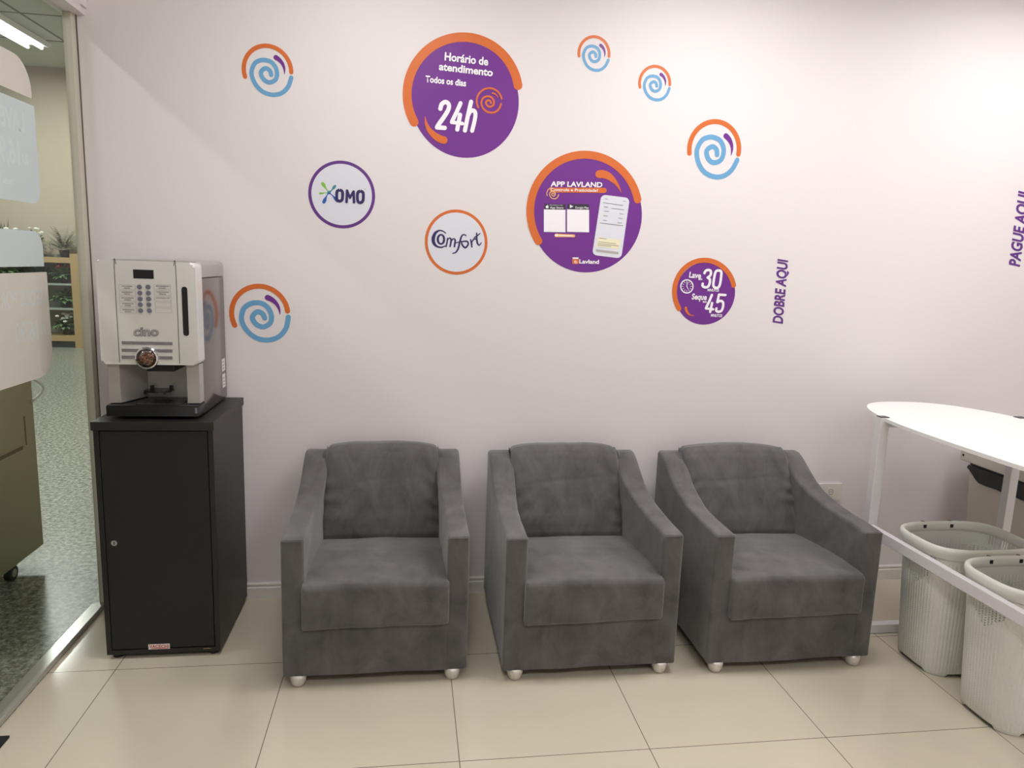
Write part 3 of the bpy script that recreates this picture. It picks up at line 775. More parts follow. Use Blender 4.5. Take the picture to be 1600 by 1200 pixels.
# phone
def P3(x, y, off): return W3(*f(x, y), off)
bm = bmesh.new(); c4 = [(760, 458), (1003, 488), (930, 1003), (682, 972)]
def bil(u, v):
    a, b, c, d = c4; return ((a[0] * (1 - u) + b[0] * u) * (1 - v) + (d[0] * (1 - u) + c[0] * u) * v, (a[1] * (1 - u) + b[1] * u) * (1 - v) + (d[1] * (1 - u) + c[1] * u) * v)
pts = rrect(0, 1, 0, 2.13, .16)
bm.faces.new([bm.verts.new(P3(*bil(a, b / 2.13), .0018)) for a, b in pts])
ph = link_wall('phone_print', bm, M['lilacwhite'], t)
def pq(u0, u1, v0, v1, off=.0024):
    return [P3(*bil(u, v), off) for u, v in ((u0, v1), (u1, v1), (u1, v0), (u0, v0))]
bm = bmesh.new(); bm.faces.new([bm.verts.new(q) for q in pq(.10, .88, .70, .855)]); link_wall('yellow_panel', bm, M['paleyellow'], ph)
bm = bmesh.new()
for (u0, u1, v) in ((.15, .24, .06), (.78, .88, .06), (.1, .45, .125), (.45, .8, .13), (.15, .3, .19), (.42, .85, .2), (.18, .35, .26), (.72, .85, .27), (.18, .33, .335), (.7, .85, .345), (.18, .33, .41), (.7, .85, .42), (.1, .9, .46), (.14, .4, .71), (.14, .75, .77), (.14, .85, .80), (.14, .6, .825)):
    bm.faces.new([bm.verts.new(q) for q in pq(u0, u1, v, v + .007, .0030)])
link_wall('screen_lines', bm, M['print'], ph)
bm = bmesh.new(); bm.faces.new([bm.verts.new(q) for q in pq(.1, .88, .90, .94)]); link_wall('grey_panel', bm, M['printlight'], ph)
bm = bmesh.new(); px_strip(bm, f, [(742, 285, 66), (775, 284, 66), (820, 300, 60), (862, 335, 44), (900, 380, 24), (930, 440, 3)], .0018); link_wall('droplet', bm, M['orange'], t)
T(f, 'Lavland', (572, 1044), (740, 1048), (573, 1010), M['white'], t, .0018, .03)
bm = bmesh.new(); bm.faces.new([bm.verts.new(W3(*f(x, y), .0018)) for x, y in rrect(513, 568, 1006, 1050, 8)]); ic = link_wall('washer_emblem', bm, M['orange'], t)
bm = bmesh.new(); bm.faces.new([bm.verts.new(W3(*f(x, y), .0022)) for x, y in rrect(515, 566, 994, 1006, 3)]); mini_swirl(bm, f, 541, 1028, 16, 3, .0022); link_wall('emblem_lines', bm, M['white'], ic)

# --- OMO
f = crop(460, 230, 5)
t = sticker('white round sticker with purple ring and navy bold lettering, left of centre')
cx, cz, rx, rz = pxdisc(f, 110, 632, 105, 634)
link('ring', disc(bmesh.new(), cx, cz, rx, rz, 0, .0008), M['deeppurple'], t)
link_wall('disc', disc(bmesh.new(), cx, cz, rx - .0126, rz - .0126, .0009, .0012), M['lilacwhite'], t)
glyph([(W_(23, (354, 334), (374, 346), (377, 378), (372, 412), (352, 422), (334, 410), (331, 376), (335, 345), (354, 334)), True)], M['navy'])
glyph([(W_(21, (408, 428), (412, 340)), False), (W_(18, (414, 342), (434, 396)), False), (W_(18, (434, 396), (460, 348)), False), (W_(21, (463, 348), (466, 430)), False)], M['navy'])
glyph([(W_(23, (516, 342), (536, 354), (539, 388), (534, 422), (514, 434), (496, 422), (492, 386), (497, 353), (516, 342)), True)], M['navy'])
T(f, "'", (546, 336), (556, 337), (546, 326), M['navy'], t, bold=0)
for nm, mt, pts in (('green_splash', 'green', [(222, 285, 26), (232, 300, 26), (248, 325, 10), (268, 350, 8)]), ('green_splash', 'green', [(200, 361, 16), (215, 361, 15), (240, 357, 5), (266, 355, 8)]),
                    ('teal_splash', 'teal', [(318, 304, 18), (308, 316, 22), (290, 338, 8), (272, 354, 26), (264, 360, 20)]), ('blue_splash', 'royal', [(230, 430, 24), (238, 413, 26), (252, 382, 9), (268, 358, 8)]), ('blue_splash', 'royal', [(336, 420, 22), (322, 405, 24), (300, 380, 8), (276, 358, 8)])):
    bm = bmesh.new(); px_strip(bm, f, pts, .0016); link_wall(nm, bm, M[mt], t)

# --- Comfort
t = sticker('white round sticker with orange ring and navy script lettering')
cx, cz, rx, rz = pxdisc(f, 1020, 1510, 487, 996)
link('ring', disc(bmesh.new(), cx, cz, rx, rz, 0, .0008), M['orange'], t)
link_wall('disc', disc(bmesh.new(), cx, cz, rx - .0122, rz - .0122, .0009, .0012), M['lilacwhite'], t)
def letter(strokes):
    bm = bmesh.new()
    for s in strokes: px_strip(bm, f, s, .0018)
    link_wall('letter', bm, M['navy'], t)
letter([[(1182, 672, 8), (1160, 656, 10), (1130, 652, 13), (1100, 672, 22), (1085, 712, 28), (1090, 750, 24), (1115, 776, 15), (1150, 782, 12), (1176, 772, 8)]])
letter([[(1145 + 25 * math.cos(a), 720 + 36 * math.sin(a), 12 + 6 * abs(math.cos(a))) for a in [2 * PI * k / 10 for k in range(11)]]])
letter([[(1196, 712, 10), (1192, 745, 12), (1184, 776, 12)], [(1194, 730, 8), (1210, 710, 10), (1224, 720, 14), (1222, 745, 14), (1216, 776, 12)], [(1226, 735, 8), (1242, 715, 10), (1256, 728, 14), (1252, 760, 14), (1250, 778, 12)]])
letter([[(1340, 690, 10), (1322, 683, 10), (1305, 698, 13), (1292, 740, 15), (1280, 790, 14), (1262, 820, 12), (1236, 830, 8)], [(1262, 748, 8), (1300, 738, 9), (1320, 735, 8)]])
letter([[(1305, 738, 10), (1330, 735, 12), (1352, 738, 13), (1357, 760, 13), (1335, 785, 14), (1312, 765, 14), (1305, 738, 10)]])
letter([[(1376, 722, 10), (1383, 750, 14), (1386, 780, 11)], [(1386, 745, 8), (1398, 722, 11), (1418, 716, 12)]])
letter([[(1424, 672, 11), (1424, 715, 14), (1430, 750, 14), (1444, 766, 10), (1460, 746, 7)], [(1402, 708, 8), (1428, 692, 10), (1450, 674, 8)]])

# --- washing times
f = crop(1030, 390, 7.2727)
t = sticker('small purple round sticker with orange arc, clock and the numbers 30 and 45')
cx, cz, rx, rz = pxdisc(f, 186, 863, 140, 853)
link('disc', disc(bmesh.new(), cx, cz, rx, rz, 0, .0008), M['purple'], t)
bm = bmesh.new(); arc_px(bm, f, 145, 880, 93, 55, 12, 213, .0014, 480); link_wall('arc', bm, M['orange'], t)
T(f, 'Lave', (335, 315), (470, 328), (346, 250), M['white'], t)
T(f, 'em', (442, 345), (486, 347), (444, 318), M['white'], t)
glyph([(W_(29, (512, 266), (530, 238), (562, 232), (584, 248), (580, 290), (548, 318)), True), (W_(29, (548, 318), (572, 338), (570, 384), (552, 420), (518, 428), (490, 412), (492, 388)), True)])
glyph([(W_(29, (666, 236), (696, 244), (703, 280), (688, 390), (664, 432), (630, 430), (612, 400), (628, 288), (642, 248), (666, 236)), True)])
T(f, 'MINUTOS', (545, 473), (675, 477), (549, 443), M['white'], t)
T(f, 'Seque', (365, 563), (535, 572), (376, 498), M['white'], t)
T(f, 'em', (492, 602), (536, 604), (494, 575), M['white'], t)
glyph([(W_(29, (596, 516), (565, 590), (530, 662)), False), (W_(26, (528, 668), (612, 678)), False), (W_(29, (598, 608), (577, 706)), False)])
glyph([(W_(27, (676, 512), (750, 516)), False), (W_(28, (676, 514), (658, 596)), False), (W_(28, (658, 596), (695, 582), (722, 600), (722, 650), (704, 694), (668, 706), (645, 692), (648, 668)), True)])
T(f, 'MINUTOS', (583, 762), (711, 766), (588, 730), M['white'], t)
bm = bmesh.new(); px_strip(bm, f, [(312 + 70 * math.cos(a), 418 + 74 * math.sin(a), 13) for a in [2 * PI * k / 24 for k in range(25)]], .0022, 2)
for k in range(12):
    a = 2 * PI * k / 12; px_strip(bm, f, [(312 + 40 * math.cos(a), 418 + 43 * math.sin(a), 5), (312 + 58 * math.cos(a), 418 + 62 * math.sin(a), 5)], .0022, 2, sm=False)
px_strip(bm, f, [(316, 372, 8), (312, 418, 9)], .0022, sm=False); px_strip(bm, f, [(312, 418, 9), (326, 446, 8)], .0022, sm=False)
link_wall('clock_print', bm, M['white'], t)
bm = bmesh.new(); px_strip(bm, f, [(300, 662, 30), (306, 690, 30), (325, 722, 24), (355, 744, 14), (400, 752, 3)], .0022); link_wall('droplet', bm, M['orange'], t)

# --- vinyl words
idf = lambda x, y: (x, y)
o = T(idf, 'DOBRE AQUI', (1222.4, 505.9), (1230.6, 407.0), (1206.9, 503.6), M['deeppurple'], None, .0010, .035); o.name = 'vinyl_words'; tag(o, 'purple vertical words DOBRE AQUI on the wall', 'wall lettering')
o = T(idf, 'PAGUE AQUI', (1592.6, 416.9), (1608.0, 302.0), (1576, 413.2), M['deeppurple'], None, .0010, .035); o.name = 'vinyl_words'; tag(o, 'purple vertical words PAGUE AQUI on the wall at the right edge', 'wall lettering')

# --- wall socket
a = wall(1279.8, 753.5); b = wall(1314.8, 780)
t = thing('wall_socket', 'white wall socket plate above the right armchair', 'socket', (a.x, 0, b.z))
w_, h_ = .118, .082
bm = bmesh.new(); prism(bm, rrect(0, w_, 0, h_, .004), lambda p_, q_, d: (p_, d, q_), -.009, 0)
autosmooth(link('plate', bm, M['socket'], t))
bm = bmesh.new(); prism(bm, rrect(.046, .076, .02, .062, .003), lambda p_, q_, d: (p_, d, q_), -.0105, -.009)
ins = link('insert', bm, M['socket'], t)
bm = bmesh.new()
for g in range(24):
    a0, a1 = 2 * PI * g / 24, 2 * PI * (g + 1) / 24
    bm.faces.new([bm.verts.new((.061 + r_ * math.cos(x_) * .8, -.0109, .041 + r_ * math.sin(x_))) for r_, x_ in ((.0125, a0), (.0145, a0), (.0145, a1), (.0125, a1))])
for dx in (-.005, 0, .005): cyl(bm, (.061 + dx, -.0106, .041), (.061 + dx, -.0109, .041), .0018, n=8)
link('socket_holes', bm, M['groove'], ins)

# ================================================================== TABLE
TX, TY, TA, TB, TH = 3.243, -.985, .345, .825, .934
t = thing('folding_table', 'white oval table on square white tubes with baskets beneath', 'table', (TX, TY, 0))
def sup(a, b, n, k=96):
    o = []
    for i in range(k):
        g = 2 * PI * i / k; c, s = math.cos(g), math.sin(g)
        o.append((a * math.copysign(abs(c) ** (2 / n), c), b * math.copysign(abs(s) ** (2 / n), s)))
    return o
bm = bmesh.new(); prism(bm, sup(TA, TB, 2.7, 120), lambda a, b, d: (a, b, d), TH - .014, TH)
es = [e for e in bm.edges if abs(e.verts[0].co.z - e.verts[1].co.z) < 1e-6 and len(e.link_faces) == 2]
bmesh.ops.bevel(bm, geom=es, offset=.003, segments=2, affect='EDGES')
autosmooth(link('table_top', bm, M['table'], t))
LX, LY = .312, .485
for sx in (-1, 1):
    for sy in (-1, 1):
        lg = link('leg', B(sx * LX - .020, sx * LX + .020, sy * LY - .018, sy * LY + .018, 0, TH + .001, .0025), M['tube'], t)
        link('cap', B(sx * LX - .0185, sx * LX + .0185, sy * LY - .0165, sy * LY + .0165, TH + .001, TH + .004, .001), M['blackplastic'], lg)
for sy in (-1, 1):
    link('apron', B(-LX + .02, LX - .02, sy * LY - .012, sy * LY + .012, TH - .040, TH - .015, .002), M['tube'], t)
    if sy > 0: link('foot_bar', B(-LX + .02, LX - .02, sy * LY - .018, sy * LY + .018, .002, .040, .002), M['tube'], t)
link('side_rail', B(-LX - .020, -LX + .006, -LY + .018, LY - .018, .445, .487, .0025), M['tube'], t)

# ================================================================== LAUNDRY BASKETS
def basket_mat():
    mt = mat('basket_plastic', (228, 229, 222), .5)
    nt = mt.node_tree; b = nt.nodes['Principled BSDF']; out = nt.nodes['Material Output']
    uv = nt.nodes.new('ShaderNodeUVMap'); uv.uv_map = 'UVMap'
    sp = nt.nodes.new('ShaderNodeSeparateXYZ'); nt.links.new(uv.outputs[0], sp.inputs[0])
    def mth(op, a, b_=None, c=None):
        n = nt.nodes.new('ShaderNodeMath'); n.operation = op
        for i, v in enumerate((a, b_, c)):
            if v is None: continue
            if isinstance(v, (int, float)): n.inputs[i].default_value = v
            else: nt.links.new(v, n.inputs[i])
        return n.outputs[0]
    U, V = sp.outputs[0], sp.outputs[1]
    # woven relief: columns 13 mm, rows 9 mm
    cu = mth('SINE', mth('MULTIPLY', U, 2 * PI / .013)); cv = mth('SINE', mth('MULTIPLY', V, 2 * PI / .009))
    h = mth('MULTIPLY', cu, mth('ADD', mth('MULTIPLY', cv, .5), .9))
    inb = mth('MULTIPLY', mth('LESS_THAN', V, .455), mth('GREATER_THAN', V, .012))
    h = mth('MULTIPLY', h, inb)
    bp = nt.nodes.new('ShaderNodeBump'); bp.inputs['Strength'].default_value = .45; bp.inputs['Distance'].default_value = .0012
    nt.links.new(h, bp.inputs['Height']); nt.links.new(bp.outputs[0], b.inputs['Normal'])
    # holes in zigzag hanging from the top band
    fu = mth('ABSOLUTE', mth('SUBTRACT', mth('FRACT', mth('DIVIDE', U, .013)), .5))
    fv = mth('ABSOLUTE', mth('SUBTRACT', mth('FRACT', mth('DIVIDE', V, .009)), .5))
    hole = mth('MULTIPLY', mth('LESS_THAN', fu, .22), mth('LESS_THAN', fv, .30))
    zig = mth('ABSOLUTE', mth('SUBTRACT', mth('FRACT', mth('DIVIDE', mth('SUBTRACT', U, .0065), .182)), .5))     # 0..0.5
    low = mth('SUBTRACT', .425, mth('MULTIPLY', zig, .17))
    reg = mth('MULTIPLY', mth('GREATER_THAN', V, low), mth('LESS_THAN', V, .432))
    hole = mth('MULTIPLY', hole, reg)
    # hand slots on the long sides: flagged by vertex attribute
    at = nt.nodes.new('ShaderNodeAttribute'); at.attribute_name = 'slot'
    sl = mth('MULTIPLY', mth('GREATER_THAN', at.outputs['Fac'], .5), mth('GREATER_THAN', mth('FRACT', mth('DIVIDE', U, .010)), .35))
    hole = mth('MAXIMUM', hole, sl)
    tr = nt.nodes.new('ShaderNodeBsdfTransparent'); mx = nt.nodes.new('ShaderNodeMixShader')
    nt.links.new(hole, mx.inputs[0]); nt.links.new(b.outputs[0], mx.inputs[1]); nt.links.new(tr.outputs[0], mx.inputs[2]); nt.links.new(mx.outputs[0], out.inputs[0])
    return mt
M['basket'] = basket_mat()
M['basket_rim'] = mat('basket_rim_plastic', (228, 228, 220), .42)
def supring(a, b, n, k):
    # nearly uniform spacing along a superellipse
    big = sup(a, b, n, 720); L = [0]
    for i in range(720): p_, q_ = big[i], big[(i + 1) % 720]; L.append(L[-1] + math.hypot(q_[0] - p_[0], q_[1] - p_[1]))
    out = []; j = 0
    for i in range(k):
        s = L[-1] * i / k
        while L[j + 1] < s: j += 1
        t_ = (s - L[j]) / max(1e-9, L[j + 1] - L[j]); p_, q_ = big[j % 720], big[(j + 1) % 720]
        out.append((p_[0] + (q_[0] - p_[0]) * t_, p_[1] + (q_[1] - p_[1]) * t_))
    return out, L[-1]
def basket(x, y, label):
    t = thing('laundry_basket', label, 'laundry basket', (x, y, 0), 0, 'pale woven plastic laundry baskets')
    K = 96; H = .50
    bm = bmesh.new(); uvl = bm.loops.layers.uv.new('UVMap'); sl = bm.verts.layers.float.new('slot')
    lv = []
    for inner in (0, 1):
        prof = [(0, 0), (.006, .004), (.012, .008), (.03, .02), (.1, .1), (.2, .2), (.3, .3), (.38, .38), (.425, .425), (.44, .44), (.456, .456), (.474, .474), (.50, .50)]
        rings = []
        for (_, z) in prof:
            f_ = z / H; a = .166 + .034 * f_ - .003 * inner; b = .124 + .020 * f_ - .003 * inner
            if z < .012: a -= (.012 - z) * .5; b -= (.012 - z) * .5
            pts, per = supring(a, b, 3.6, K)
            ring = []
            for (px_, py_) in pts:
                zz_ = z
                if z < .02:          # raised between the corner feet
                    mid = (abs(py_) > b * .93 and abs(px_) < a * .62) or (abs(px_) > a * .93 and abs(py_) < b * .55)
                    if mid: zz_ = z + .011 * (1 - z / .02)
                v = bm.verts.new((px_, py_, zz_ + (.004 if inner and z == 0 else 0)))
                v[sl] = 1.0 if (.455 <= z <= .475 and abs(px_) > a * .93 and abs(py_) < b * .62) else 0.0
                ring.append(v)
            rings.append((ring, z))
        for (A, za), (D, zb) in zip(rings, rings[1:]):
            for i in range(K):
                fa = bm.faces.new((A[i], A[(i + 1) % K], D[(i + 1) % K], D[i]))
                us = [i / K, (i + 1) / K, (i + 1) / K, i / K]; P_ = .013 * 84
                for lp, u_, z_ in zip(fa.loops, us, (za, za, zb, zb)): lp[uvl].uv = (u_ * P_, z_)
        if inner: fb = bm.faces.new(rings[0][0])
        lv.append(rings)
    for i in range(K): bm.faces.new((lv[0][-1][0][i], lv[0][-1][0][(i + 1) % K], lv[1][-1][0][(i + 1) % K], lv[1][-1][0][i]))
    for i in range(K): bm.faces.new((lv[0][0][0][i], lv[1][0][0][i], lv[1][0][0][(i + 1) % K], lv[0][0][0][(i + 1) % K]))
    body = link('body', bm, M['basket'], t); autosmooth(body, 60)
    # rim: folded lip
    bm = bmesh.new(); R = []
    for (off, z) in ((.0055, .478), (.0085, .478), (.0125, .497), (.0140, .510), (.0120, .519), (.0060, .523), (.0, .520), (-.0035, .512), (-.0045, .498), (-.0045, .486)):
        pts, _ = supring(.200 + off, .144 + off, 3.4, K)
        R.append([bm.verts.new((p_[0], p_[1], z)) for p_ in pts])
    for A, D in zip(R, R[1:] + R[:1]):
        for i in range(K): bm.faces.new((A[i], A[(i + 1) % K], D[(i + 1) % K], D[i]))
    rim = link('rim', bm, M['basket_rim'], t); autosmooth(rim, 60)
    for dx in (-.067, .053):
        link('hinge_slot', B(dx, dx + .014, .1385, .1405, .498, .512), M['darkhole'], t)
        link('hinge_slot', B(dx + .002, dx + .010, .148, .158, .5195, .5235), M['groove'], t)
    return t
basket(3.165, -.735, 'pale woven plastic laundry basket nearer the wall, behind the other basket')
basket(3.155, -1.085, 'pale woven plastic laundry basket in front, cut by the right edge')

# ================================================================== BIN UNDER THE TABLE
t = thing('waste_bin', 'pale waste bin with black liner against the wall under the table', 'bin', (3.70, -.10, 0))
bm = bmesh.new()
sec = [(0, .02), (.612, 0)]
def ringb(z, i): return [(i, -i), (.30 - i, -i), (.30 - i, -.40 + i), (i, -.40 + i)]
A = [bm.verts.new((x, y, 0)) for x, y in ringb(0, .03)]; D = [bm.verts.new((x, y, .612)) for x, y in ringb(0, 0)]
E_ = [bm.verts.new((x, y, .612)) for x, y in ringb(0, .006)]; G_ = [bm.verts.new((x, y, .01)) for x, y in ringb(0, .036)]
for P_, Q_ in ((A, D), (D, E_), (E_, G_)):
    for i in range(4): bm.faces.new((P_[i], P_[(i + 1) % 4], Q_[(i + 1) % 4], Q_[i]))
bm.faces.new(A); bm.faces.new(G_)
es = [e for e in bm.edges if abs(e.verts[0].co.z - e.verts[1].co.z) > .3]
bmesh.ops.bevel(bm, geom=es, offset=.012, segments=3, affect='EDGES')
autosmooth(link('body', bm, M['bin'], t), 40)
bm = bmesh.new(); rnd = random.Random(3); pts = []
per = [(-.004, -.03 - .40 * 0)]
path = []
for k in range(20): path.append((-.004, -.004 - .396 * k / 19))
for k in range(1, 14): path.append((-.004 + .308 * k / 13, -.404))
for k in range(1, 20): path.append((.304, -.404 + .40 * k / 19))
top_ = []; bot = []
for k, (x, y) in enumerate(path):
    dz = .060 + .0015 * math.sin(k * 1.3)
    if k < 5: dz = [.006, .018, .034, .050, .060][k]
    top_.append(bm.verts.new((x + .004 * (1 if x < 0 else -1), y, .619))); bot.append(bm.verts.new((x - (.004 if x < 0 else -.004), y, .612 - dz)))
for i in range(len(path) - 1): bm.faces.new((top_[i], top_[i + 1], bot[i + 1], bot[i]))
o = link('liner', bm, M['bag'], t)
s_ = o.modifiers.new('solid', 'SOLIDIFY'); s_.thickness = .002
bm = bmesh.new(); prism(bm, [(.045, .632), (.045, .676), (.030, .690), (-.385, .690), (-.40, .675), (-.40, .632)], lambda a, b, d: (d, a, b), -.012, .312)
es = [e for e in bm.edges if abs(e.verts[0].co.x - e.verts[1].co.x) < 1e-6]
bmesh.ops.bevel(bm, geom=es, offset=.005, segments=3, affect='EDGES')
lid = autosmooth(link('lid', bm, M['bin'], t), 40)
link('lid_rim', B(.006, .294, -.394, -.006, .6175, .632), M['blackplastic'], t)
link('hinge_pin', cyl(bmesh.new(), (-.0135, .022, .660), (-.0118, .022, .660), .0055, n=14), M['darkhole'], lid)

# ================================================================== GLASS SIGNS (frosted vinyl on the partition)
def sign(label, pieces, rows):
    t = thing('glass_sign', label, 'sign', (-.2375, 0, 0))
    for (nm, y0, y1, z0, z1, r, mt) in pieces:
        bm = bmesh.new(); prism(bm, rrect(y0, y1, z0, z1, r, 8), lambda a, b, d: (d, a, b), 0, .0008); link(nm, bm, M[mt], t)
    for (s, y, z, wd, hh) in rows:
        text_on(s, Vector((.0012, y, z)), Vector((0, -wd, 0)), Vector((0, 0, hh)), M['frost_text'], t, .03)
sign('upper frosted white price sign on the glass partition',
     [('sign_header', -1.10, -.337, 1.988, 2.108, [.10, .10, .004, .004], 'frost_warm'), ('sign_body', -1.10, -.325, 1.640, 1.966, [.004, .004, .05, .05], 'frost_cool')],
     [('LAVE POR', -.40, 1.868, .30, .062), ('R$', -.395, 1.762, .038, .034), ('16,90', -.445, 1.758, .16, .075), ('cada ciclo', -.50, 1.69, .13, .02)])
sign('lower frosted white price sign on the glass partition',
     [('sign_header', -1.10, -.335, 1.428, 1.547, [.055, .055, .003, .003], 'frost_cool'), ('sign_body', -1.10, -.320, 1.045, 1.408, [.003, .003, .09, .09], 'frost_warm')],
     [('SEQUE POR', -.36, 1.298, .27, .052), ('R$', -.355, 1.190, .04, .032), ('16,90', -.41, 1.180, .15, .068)])

# ================================================================== MARKET FURNITURE
X0 = -.69
t = thing('counter', 'olive green counter on casters standing behind the glass partition', 'counter', (X0, .454, 0))
autosmooth(link('body', B(-.6, 0, -1.5, 0, .09, 1.16, .003), M['olive'], t))
for (x, y) in ((-.05, -.20), (-.55, -.20), (-.05, -1.4), (-.55, -1.4)):
    bm = bmesh.new(); cyl(bm, (x - .014, y, .034), (x + .014, y, .034), .034, n=24); w1 = link('caster', bm, M['pot'], t); autosmooth(w1)
    link('caster_hub', cyl(bmesh.new(), (x - .016, y, .034), (x + .016, y, .034), .019, n=20), M['chrome'], w1)
    link('caster_fork', B(x - .02, x + .02, y - .012, y + .02, .066, .092), M['alu'], w1)
pa, pb = pix(46, 590, 0, X0), pix(49, 628, 0, X0)
bm = bmesh.new(); n = 14
tube_path(bm, [(.03 * math.sin(PI * i / n) , (pa.y + pb.y) / 2 - .454 + .055 * math.sin(PI * i / n), pa.z + (pb.z - pa.z) * i / n) for i in range(n + 1)], .006)
link('handle', bm, M['table'], t, True)
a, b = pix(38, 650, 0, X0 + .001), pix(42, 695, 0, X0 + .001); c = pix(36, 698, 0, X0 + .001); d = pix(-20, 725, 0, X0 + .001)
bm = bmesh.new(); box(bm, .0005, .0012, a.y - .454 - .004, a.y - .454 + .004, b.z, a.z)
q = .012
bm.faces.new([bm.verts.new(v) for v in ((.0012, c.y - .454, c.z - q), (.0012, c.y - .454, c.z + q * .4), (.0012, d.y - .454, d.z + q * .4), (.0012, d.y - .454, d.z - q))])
link('dark_mark', bm, M['olive_mark'], t)  # thin strips in a darker olive on the counter's side face

SX0, SX1, SY0, SY1 = -5.9, -3.88, 8.66, 9.18
t = thing('shelf_unit', 'wooden plant shelf unit against the far wall of the market', 'shelf', (SX0, SY0, 0))
LV = (.16, .60, .97, 1.34)
link('side_panel', B(SX1 - SX0 - .13, SX1 - SX0, 0, .5, 0, 1.42), M['wood'], t)
link('side_panel', B(0, .05, 0, .5, 0, 1.42), M['wood'], t)
link('backing', B(.05, SX1 - SX0 - .13, .50, .52, 0, 1.40), M['shelfback'], t)
for i, z in enumerate(LV):
    link('shelf_board', B(.05, SX1 - SX0 - .13, 0, .50, z - (.06 if i in (0, 3) else .025), z + (.02 if i in (0, 3) else 0)), M['wood'] if i in (0, 3) else M['glassshelf'], t)
link('plinth', B(.05, SX1 - SX0 - .13, .04, .5, 0, .10), M['pot'], t)

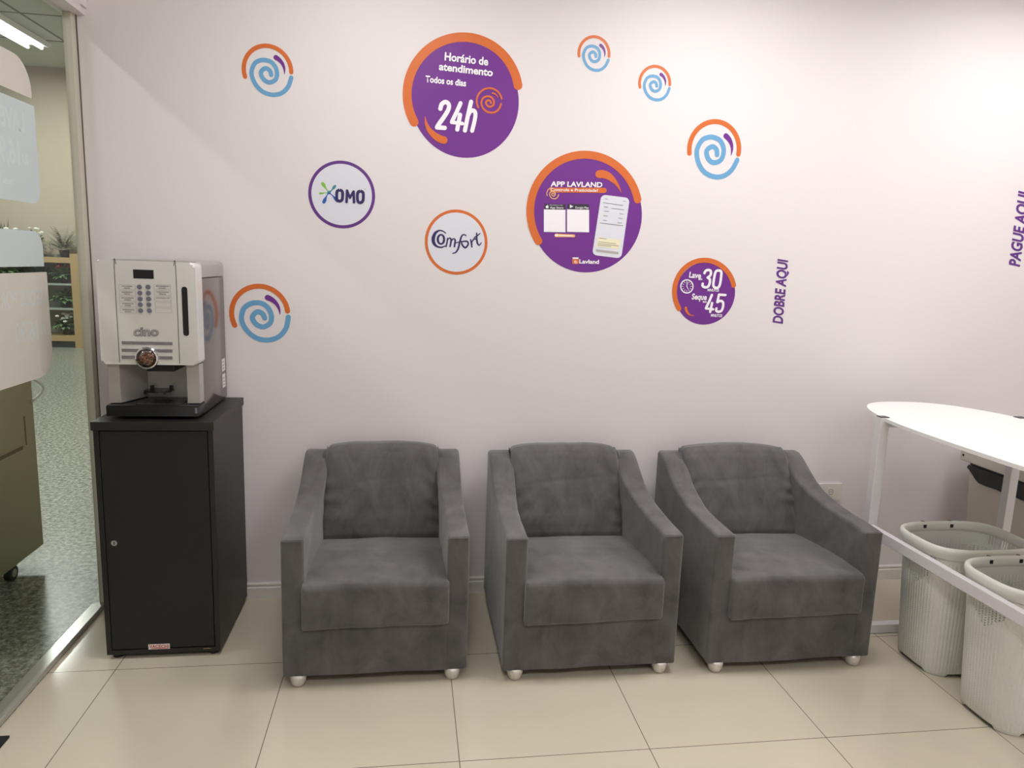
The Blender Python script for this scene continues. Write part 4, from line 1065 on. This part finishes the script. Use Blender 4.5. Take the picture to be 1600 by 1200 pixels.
def blade(bm, base, dirv, length, width, droop, n=5):
    side = dirv.cross(Vector((0, 0, 1)))
    side = side.normalized() if side.length > .01 else Vector((1, 0, 0)); prev = None
    for i in range(n + 1):
        s = i / n; p_ = base + dirv * (length * s) + Vector((0, 0, -droop * length * s * s)); wd = width * math.sin(PI * min(.98, .12 + .86 * s))
        cur = (bm.verts.new(p_ - side * wd / 2), bm.verts.new(p_ + side * wd / 2))
        if prev: bm.faces.new((prev[0], prev[1], cur[1], cur[0]))
        prev = cur
def plant(name, x, z, kind, seed, label, h=.3, w_=.22, potc='pot', cat='plant', group=None, y=8.87, lim=.3, top=9):
    rnd = random.Random(seed); t = thing(name, label, cat, (x, y, z), 0, group)
    link('pot', lathe(bmesh.new(), [(.05, 0), (.07, .10), (.075, .11), (.06, .11)], 16), M[potc], t, True)
    bm = bmesh.new()
    if kind == 'fern':
        for k in range(80):
            a = rnd.uniform(0, 2 * PI); el = rnd.uniform(.25, 1.4); d = Vector((math.cos(a) * math.cos(el), math.sin(a) * math.cos(el), math.sin(el))); Ln = h * rnd.uniform(.75, 1.25)
            side = d.cross(Vector((0, 0, 1))).normalized()
            for i in range(2, 13):
                s = i / 13; p_ = Vector((0, 0, .10)) + d * Ln * s + Vector((0, 0, -.35 * Ln * s * s))
                for sg in (-1, 1): blade(bm, p_, (side * sg + d * .5 + Vector((0, 0, .1))).normalized(), .085 * (1.1 - s), .018, .3, 2)
    else:
        for k in range(150 if kind != 'spike' else 34):
            a = rnd.uniform(0, 2 * PI); el = rnd.uniform(.2, 1.4) if kind != 'spike' else rnd.uniform(1.0, 1.5)
            d = Vector((math.cos(a) * math.cos(el), math.sin(a) * math.cos(el), math.sin(el)))
            b0 = Vector((rnd.uniform(-.03, .03), rnd.uniform(-.03, .03), .10)) + (d * rnd.uniform(0, h * .5) if kind != 'spike' else Vector())
            blade(bm, b0, d, h * rnd.uniform(.4, .8) if kind != 'spike' else h * rnd.uniform(.8, 1.2), .045 if kind != 'spike' else .03, .5 if kind != 'spike' else .1, 4)
        for v in bm.verts: v.co.x *= w_ / .22
    link('foliage', bm, M['leaf'] if rnd.random() < .6 else M['leaf2'], t)
    if kind in ('white', 'red'):
        bm = bmesh.new()
        for k in range(16):
            a = rnd.uniform(0, 2 * PI); r = rnd.uniform(0, w_ * .85)
            bmesh.ops.create_icosphere(bm, subdivisions=1, radius=rnd.uniform(.02, .04), matrix=Matrix.Translation((r * math.cos(a), r * math.sin(a), h * rnd.uniform(.6, 1.05) + .05)) @ Matrix.Diagonal((1, 1, .6, 1)))
        link('blossoms', bm, M['flower'] if kind == 'white' else M['redflower'], t)
    for o in t.children:
        if o.name.startswith('foliage'): 
            for v in o.data.vertices: v.co.z = max(v.co.z, .004)
            for v in o.data.vertices: v.co.y = max(-.18, min(v.co.y, .22)); v.co.x = max(-lim, min(v.co.x, lim)); v.co.z = min(v.co.z, top)
    return t
TZ = 1.361
plant('potted_fern', -4.17, TZ, 'fern', 1, 'large green fern on top of the plant shelf beside the post', .50, lim=.20)
plant('flowering_plant', -4.57, TZ, 'white', 2, 'white blossoms on top of the plant shelf left of the fern', .36, .15, 'bluepot', lim=.15)
plant('flowering_plant', -4.86, TZ, 'white', 5, 'second white-blossomed plant on the shelf top, above the lower frosted sign', .34, .15, lim=.13)
plant('spiky_plant', -5.13, TZ, 'spike', 4, 'spiky upright plant on the shelf top at the left edge of the glass', .50, lim=.13)
plant('leafy_plant', -5.55, TZ, 'leaf', 6, 'leafy plant on the shelf top beyond the spiky plant', .35, lim=.2)
k = 10
ROWN = {0: 'lowest', 1: 'second lowest', 2: 'upper'}
for r_, z in enumerate(LV[:3]):
    zz_ = z + (.0205 if r_ == 0 else .0005)
    for i, x in enumerate((-4.20, -4.55, -4.92, -5.30)):
        kd = 'red' if (r_ == 2 and i == 0) else ('white' if (r_ == 0 and i == 0) else 'leaf'); k += 1
        if i == 0: lab = {0: 'leafy plant with white blossoms on the lowest board of the plant shelf', 1: 'green leafy plant on the second lowest board of the plant shelf', 2: 'red-flowered plant on the board just under the shelf top'}[r_]
        elif r_ == 2: lab = ('', 'leafy plant seen through the slit of the lower sign, next to the red-flowered one', 'leafy plant seen through the middle of the slit of the lower sign', 'leafy plant seen at the left end of the slit of the lower sign')[i]
        else: continue
        plant('leafy_plant' if kd == 'leaf' else 'flowering_plant', x, zz_, kd, k, lab, .27, .24, lim=.165, top=.30)

# black floor mat, lower left corner of the photo
bm = B(-.215, -.177, -2.2, -.893, .0002, .0062)
bm.free()
bm = bmesh.new(); a = pix(15, 1149, 2, .006)
prism(bm, [(a.x, a.y), (a.x - .0005, a.y - 1.1), (a.x - .9 * 0 - .045, a.y - 1.1), (a.x - .045, a.y)], lambda p_, q_, d: (p_, q_, d), 0, .006)
o = link('floor_mat', bm, M['mat'], None); tag(o, 'black floor mat corner on the tiles beside the glass partition', 'floor mat')
